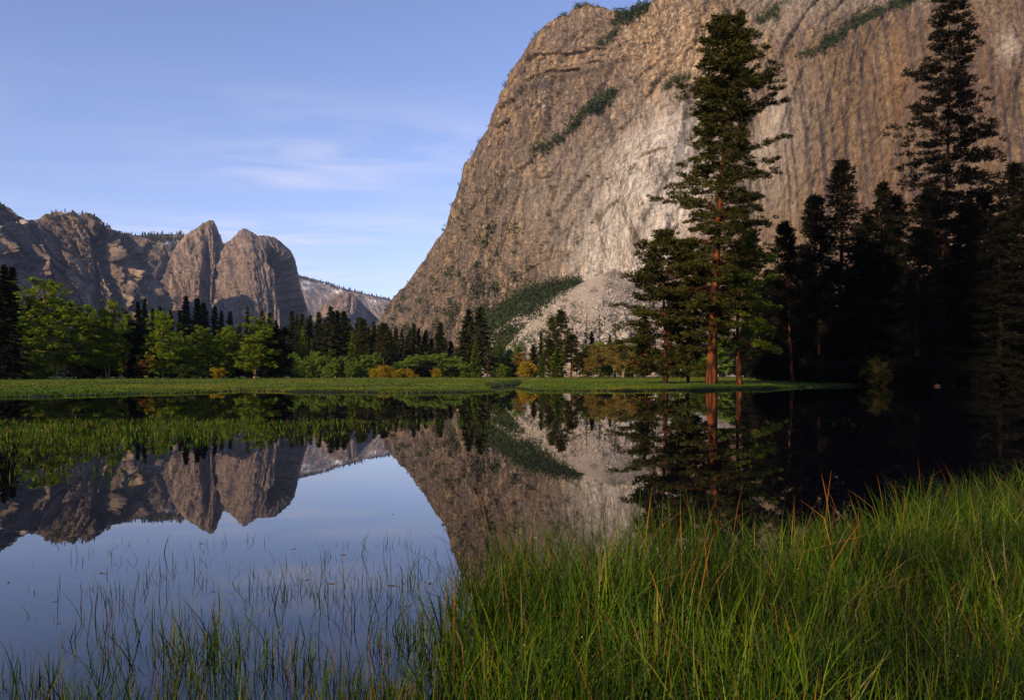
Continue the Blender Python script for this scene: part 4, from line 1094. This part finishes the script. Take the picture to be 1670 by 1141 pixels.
row([(1250, 575, 118, 46), (1285, 560, 124, 60), (1320, 550, 128, 70), (1355, 545, 130, 80), (1395, 540, 132, 90), (1440, 545, 134, 90), (1480, 540, 132, 90), (1520, 545, 136, 90), (1560, 540, 130, 90), (1600, 540, 132, 90), (1645, 535, 128, 100), (1690, 530, 124, 100)],
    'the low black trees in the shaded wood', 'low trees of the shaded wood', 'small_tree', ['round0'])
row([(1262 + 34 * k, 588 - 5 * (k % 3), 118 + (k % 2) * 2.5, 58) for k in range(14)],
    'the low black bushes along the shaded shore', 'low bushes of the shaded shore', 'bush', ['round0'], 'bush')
put('dull0', 1427, 582, 115, 'dull yellow bush at the water edge before the shaded wood', name='bush', cat='bush', width=56)

# rock at the dark shore, its sunlit orange put into the base colour
a = Acc(); v = ico * np.array([.5, .3, .22]) * R_(3).uniform(.8, 1.15, (12, 1)); a.add(v, icf)
m, nt, b = mat_base('sun_tinted_rock'); b.inputs['Base Color'].default_value = (.45, .16, .06, 1); b.inputs['Roughness'].default_value = .9
o = a.build('rock', m); xx = (1528 - CX) / F * 111; o.location = (xx, 111, .06)
tag(o, 'small sunlit orange rock at the water edge of the shaded wood', 'rock')

# a fallen log on the meadow by the orange trunks
a = Acc(); a.tube([(-1.6, 0, .12), (-.5, .1, .2), (.6, .05, .35), (1.7, 0, .55)], [.14, .15, .12, .05], 7); a.tube([(.5, .05, .33), (.8, .3, .7), (.9, .4, .95)], [.05, .035, .012], 5)
o = a.build('fallen_log', M_bark_p, None, True); xx = (941 - CX) / F * 150; o.location = (xx, 150, gz(xx, 150))
tag(o, 'pale fallen log on the meadow right of the twin orange trunks', 'log')

# ------------------------------------------------------------------ grass
def grass_mat(name, trans=.3):
    m, nt, b = mat_base(name)
    at = N(nt, 'ShaderNodeVertexColor', layer_name='Col')
    nt.links.new(at.outputs[0], b.inputs['Base Color'])
    b.inputs['Roughness'].default_value = .5; b.inputs['Specular IOR Level'].default_value = .12
    t = N(nt, 'ShaderNodeBsdfTranslucent'); nt.links.new(at.outputs[0], t.inputs['Color'])
    mx = N(nt, 'ShaderNodeMixShader', i_Fac=trans)
    nt.links.new(b.outputs[0], mx.inputs[1]); nt.links.new(t.outputs[0], mx.inputs[2])
    nt.links.new(mx.outputs[0], nt.nodes['Material Output'].inputs['Surface'])
    return m


M_grass = grass_mat('marsh_grass')


def blades(name, XY, Z0, h, wd, lean, rng, cols, tips, seg=4, mat=None, kink=0.0, mean_dir=None):
    """curved tapering grass blades, one mesh: colours run from the foot to the tip"""
    n = len(XY)
    if n == 0: return None
    az = rng.uniform(0, 2 * np.pi, n)
    if mean_dir is not None: az = mean_dir + rng.normal(size=n) * 1.1
    d = np.stack([np.cos(az), np.sin(az)], -1)
    fa = az + rng.normal(size=n) * .7 + np.pi / 2
    sd = np.stack([np.cos(fa), np.sin(fa)], -1)
    s = np.linspace(0, 1, seg + 1)
    bend = lean[:, None] * (s[None] ** 1.9 + .25 * s[None])
    if kink:
        kk = rng.rand(n) < kink; ks = rng.uniform(.45, .8, n)
        extra = np.clip(s[None] - ks[:, None], 0, 1) * rng.uniform(.5, 1.3, n)[:, None] * kk[:, None]
    else: extra = 0 * bend
    out = h[:, None] * (bend * .75 + extra)
    up = h[:, None] * np.sqrt(np.clip(s[None] ** 2 - (bend * .6) ** 2 * .8, .0, None)) - h[:, None] * extra * .55
    wid = wd[:, None] * np.array([.8, 1.0, .85, .55, .0] if seg == 4 else np.interp(s, [0, .3, 1], [.8, 1, 0]))[None]
    V = np.empty((n, seg + 1, 2, 3))
    for k, sg in ((0, -1), (1, 1)):
        V[:, :, k, 0] = XY[:, 0, None] + d[:, 0, None] * out + sg * sd[:, 0, None] * wid * .5
        V[:, :, k, 1] = XY[:, 1, None] + d[:, 1, None] * out + sg * sd[:, 1, None] * wid * .5
        V[:, :, k, 2] = Z0[:, None] + up
    b0 = np.arange(n)[:, None] * (seg + 1) * 2; sg_ = np.arange(seg)[None] * 2
    q = np.stack([b0 + sg_, b0 + sg_ + 1, b0 + sg_ + 3, b0 + sg_ + 2], -1).reshape(-1, 4)
    C = cols[:, None, :] + (tips - cols)[:, None, :] * (np.clip((s - .45) / .4, 0, 1)[None, :, None])
    C = np.repeat(C[:, :, None, :], 2, 2).reshape(-1, 3)
    return build(name, V.reshape(-1, 3), q, mat or M_grass, col=C)


GREENS = np.array([(.042, .088, .003), (.066, .115, .003), (.026, .060, .003), (.10, .13, .004), (.016, .040, .004)])


def gcols(n, rng, orange=.07, dull=.0):
    c = GREENS[rng.randint(0, len(GREENS), n)] * rng.uniform(.7, 1.25, (n, 1))
    t = c * rng.uniform(.9, 1.4, (n, 1))
    k = rng.rand(n) < orange
    t[k] = np.array((.34, .12, .025)) * rng.uniform(.6, 1.3, (k.sum(), 1)); c[k] = c[k] * .5 + np.array((.10, .06, .015)) * .5
    k = rng.rand(n) < .05
    t[k] = np.array((.22, .19, .06)); c[k] = np.array((.14, .12, .03))
    return c, t


rng = R_(200)
EDGE_PX = [560, 640, 740, 770, 830, 900, 1000, 1060, 1150, 1260, 1340, 1420, 1500, 1600, 1670, 1900, 2400]
EDGE_D = [2.8, 3.6, 4.7, 5.2, 5.6, 5.5, 5.5, 5.6, 5.7, 5.9, 6.2, 6.8, 7.5, 8.2, 8.8, 10.5, 13]
n = 230000
X = rng.uniform(-1.2, 11, n); Y = rng.uniform(1.0, 11.5, n)
PX = CX + X / Y * F
edge = np.interp(PX, EDGE_PX, EDGE_D) * (1 + .10 * fbm(X * 1.1, Y * .4, 2, 3))
dens = sstep(0, -1.0, Y - edge)
cl = fbm(X * 2.6, Y * 2.6, 5, 3) * .8 + .5
dens = dens * np.clip(.30 + .9 * cl, .08, 1) * sstep(640, 860, PX + 60 * fbm(X, Y, 9, 2)) * np.where(PX > 1900, .25, 1)
dens = dens * np.clip(1.25 - Y * .06, .4, 1)
k = rng.rand(n) < dens * .95
XY = np.stack([X, Y], -1)[k]; m_ = len(XY)
hs = fbm(XY[:, 0] * .7, XY[:, 1] * .7, 12, 2)
h = rng.uniform(.26, .54, m_) * (1 + .25 * hs) * np.interp(XY[:, 1], [3, 8], [1, 1.08])
lean = np.abs(rng.normal(size=m_)) * .55 + .10
c, t = gcols(m_, rng, .03); br = 1.35 * np.clip(.70 + 1.0 * fbm(XY[:, 0] * 1.1, XY[:, 1] * 1.1, 33, 3), .28, 1.4)[:, None]; c *= br; t *= br
print('blades', m_)
MG = blades('marsh_grass', XY, np.full(m_, -.06), h, rng.uniform(.0035, .0095, m_), lean, rng, c, t, kink=.10); tag(MG, kind='stuff')
# dew on the blades
mv = np.empty(len(MG.data.vertices) * 3, np.float32); MG.data.vertices.foreach_get('co', mv); mv = mv.reshape(m_, 5, 2, 3)
ds = rng.choice(m_, 260, replace=False); dp = mv[ds, rng.randint(2, 5, 260), 0]
m, nt, b = mat_base('dew'); b.inputs['Base Color'].default_value = (.85, .85, .85, 1); b.inputs['Roughness'].default_value = .15
dv = (dp[:, None] + ico[None] * rng.uniform(.0009, .0021, (260, 1, 1))).reshape(-1, 3)
tag(build('dew_drops', dv, (icf[None] + (np.arange(260) * 12)[:, None, None]).reshape(-1, 3), m), kind='stuff')
# matted dead thatch lying between the live blades
kk = rng.rand(m_) < .05
mt = kk.sum(); c = np.array((.13, .085, .03)) * rng.uniform(.4, 1.2, (mt, 1))
tag(blades('dead_thatch', XY[kk] + rng.normal(size=(mt, 2)) * .05, np.full(mt, .0), rng.uniform(.25, .5, mt), rng.uniform(.003, .007, mt), rng.uniform(.7, 1.5, mt), rng, c, c * 1.3, kink=.5), kind='stuff')
# taller dry stalks with rusty tips
n = 70
X = rng.uniform(-.4, 7, n * 12); Y = rng.uniform(3.2, 9, n * 12); PX = CX + X / Y * F
k = (Y < np.interp(PX, EDGE_PX, EDGE_D) * 1.02) & (PX > 720) & (PX < 1800) & (Y > np.interp(PX, EDGE_PX, EDGE_D) - 2.2)
XY = np.stack([X, Y], -1)[k][:n]; n = len(XY)
c = np.tile((.10, .085, .015), (n, 1)); t = np.array((.42, .13, .022)) * rng.uniform(.6, 1.2, (n, 1))
tag(blades('dry_stalks', XY, np.full(n, -.05), rng.uniform(.42, .72, n), rng.uniform(.006, .011, n), np.abs(rng.normal(size=n)) * .3 + .05, rng, c, t, kink=.35), kind='stuff')

# sparse blades standing in the open water at the left
def sparse(name, n, pxr, pyr, fn, hr, wr, orange, tuft=6, seg=4, tuft_r=.09):
    px = rng.uniform(*pxr, n); py = rng.uniform(*pyr, n)
    keep = rng.rand(n) < fn(px, py); px, py = px[keep], py[keep]
    D = CAM_H * F / (py - HY); X = (px - CX) / F * D
    cnt = rng.poisson(tuft, len(X)) + 1
    XY = np.repeat(np.stack([X, D], -1), cnt, 0) + rng.normal(size=(cnt.sum(), 2)) * tuft_r
    m = len(XY); c, t = gcols(m, rng, orange); q_ = 1.4 if name == 'emergent_grass' else .9; c *= q_; t *= q_
    h = np.repeat(rng.uniform(*hr, len(X)), cnt) * rng.uniform(.4, 1.1, m)
    o = blades(name, XY, np.full(m, -.04), h, rng.uniform(*wr, m), np.abs(rng.normal(size=m)) * .40 + .05, rng, c, t, seg, kink=.16)
    return tag(o, kind='stuff')

def dens_near(px, py):
    a = sstep(960, 1160, py + (px - 380) * .14) * .8 + .05 * sstep(900, 960, py)
    g = np.clip(.25 + 1.5 * pnoise(px / 90, py / 50, 7.7), 0, 1)
    return np.clip(a * g * (1 + sstep(520, 760, px) * 1.0) * np.where(px < 250, .55, 1), 0, 1)
sparse('water_grass', 1700, (-120, 800), (920, 1290), dens_near, (.10, .34), (.0025, .006), .10, 12)
def dens_mid(px, py):
    return np.clip(.55 + .9 * pnoise(px / 70, py / 40, 3.1), 0, 1) * sstep(850, 930, py)
sparse('thin_water_grass', 240, (40, 770), (870, 1010), dens_mid, (.05, .20), (.0025, .005), .22, 5, tuft_r=.12)
sparse('reed_stalks', 30, (250, 780), (900, 1060), lambda a, b: np.ones_like(a), (.18, .40), (.005, .008), .75, 0)

# the emergent grass bands farther out
def band(px, py):
    lo = np.interp(px, [-200, 0, 200, 420, 560, 640, 860], [720, 719, 712, 705, 698, 692, 690])
    hi = np.interp(px, [-200, 0, 200, 420, 560, 640, 860], [682, 683, 682, 683, 683, 684, 686])
    nn = fbm(px / 60, py / 9, 4, 3)
    core = sstep(hi - 1, hi + 3, py) * sstep(lo + 26, lo - 16, py + 14 * nn)
    return np.clip(core * np.interp(px, [-200, 300, 560, 640, 860], [.9, .9, .85, .45, .15]) * (.65 + .6 * nn), 0, 1)
sparse('emergent_grass', 9500, (-260, 860), (680, 775), band, (.06, .17), (.010, .022), .05, 9, 3, .22)
sparse('low_emergent_grass', 900, (-200, 420), (730, 790), lambda a, b: np.clip(.2 + pnoise(a / 50, b / 8, 2), 0, 1) * sstep(330, 120, a), (.06, .18), (.012, .02), .02, 6, 3, .2)
sparse('far_reeds', 420, (840, 1400), (683, 694), lambda a, b: np.clip(.35 + pnoise(a / 50, b / 3, 6), 0, 1) * np.interp(a, [840, 1000, 1340, 1400], [.5, .3, .6, 0]), (.04, .12), (.012, .02), .02, 6, 3, .3)

# meadow: short tufts along the bank and over the meadow
n = 90000
px = rng.uniform(-150, 1560, n); D = shore(px) + rng.uniform(0, 1, n) ** 1.8 * 130 - .6
X = (px - CX) / F * D; Z = ground_h(X, D)
k = (Z > .02) & (px < 1420 + 80 * rng.rand(n))
X, D, Z = X[k], D[k], Z[k]; m_ = len(X)
nn = fbm(X / 14, D / 22, 5, 4)
c = lerp(np.broadcast_to(np.array((.060, .11, .008)), (m_, 3)), np.array((.15, .165, .010)), sstep(-.3, .4, nn)); c = lerp(c, np.array((.15, .12, .03)), sstep(.35, .8, nn + .4 * rng.normal(size=m_)) * .7)
c = lerp(c, np.array((.022, .055, .006)), sstep(.05, .5, fbm(X / 30, D / 6, 15, 3)) * .8)  # dark green bands painted in as shade of the uneven meadow
c = c * rng.uniform(.7, 1.25, (m_, 1))
tag(blades('meadow_grass', np.stack([X, D], -1), Z - .02, rng.uniform(.06, .16, m_), rng.uniform(.06, .14, m_), rng.uniform(.05, .6, m_), rng, c, c * 1.15, 2, kink=0), kind='stuff')

# dead reed bits afloat
m, nt, b = mat_base('dead_reed'); tc = N(nt, 'ShaderNodeTexCoord'); n1 = N(nt, 'ShaderNodeTexNoise', i_Scale=40.0); nt.links.new(tc.outputs['Object'], n1.inputs['Vector'])
nt.links.new(mixc(nt, n1.outputs['Fac'], (.03, .018, .01), (.10, .06, .03)), b.inputs['Base Color']); b.inputs['Roughness'].default_value = .8
a = Acc(); s = np.linspace(0, 1, 6)
a.tube(np.stack([s - .5, .10 * np.sin(s * 3), .02 + .07 * np.sin(s * 2.6)], -1), [.02, .045, .06, .05, .035, .012], 6)
a.tube([(-.05, .03, .06), (.12, .16, .14), (.2, .3, .13)], [.02, .018, .006], 4)
stick = a.build('floating_reed', m); me = stick.data; bpy.data.objects.remove(stick)
SPOTS = [(290, 818), (305, 934), (325, 942), (170, 934), (15, 950), (105, 930), (352, 965), (640, 838), (635, 833), (380, 968), (90, 980), (85, 1012), (95, 1016), (586, 975), (540, 952), (640, 955), (660, 952), (500, 945), (480, 895), (545, 890), (700, 950), (120, 1090), (440, 1062), (360, 995), (205, 1000), (560, 905), (615, 890), (665, 890), (230, 1085), (275, 880), (330, 886)]
for x, y in SPOTS:
    D = CAM_H * F / (y - HY); o = bpy.data.objects.new('floating_reed', me); COL.objects.link(o)
    o.location = ((x - CX) / F * D, D, -.004); L = rng.uniform(.03, .085) * (1 if y < 1000 else .8); o.scale = (L, L * .8, L * .8)
    o.rotation_euler = (rng.uniform(-.2, .2), rng.uniform(-.1, .1), rng.uniform(0, 6.28))
    tag(o, 'dark curled bit of dead reed afloat on the blue reflection of the sky', 'floating reed', 'dead reed bits afloat on the water')
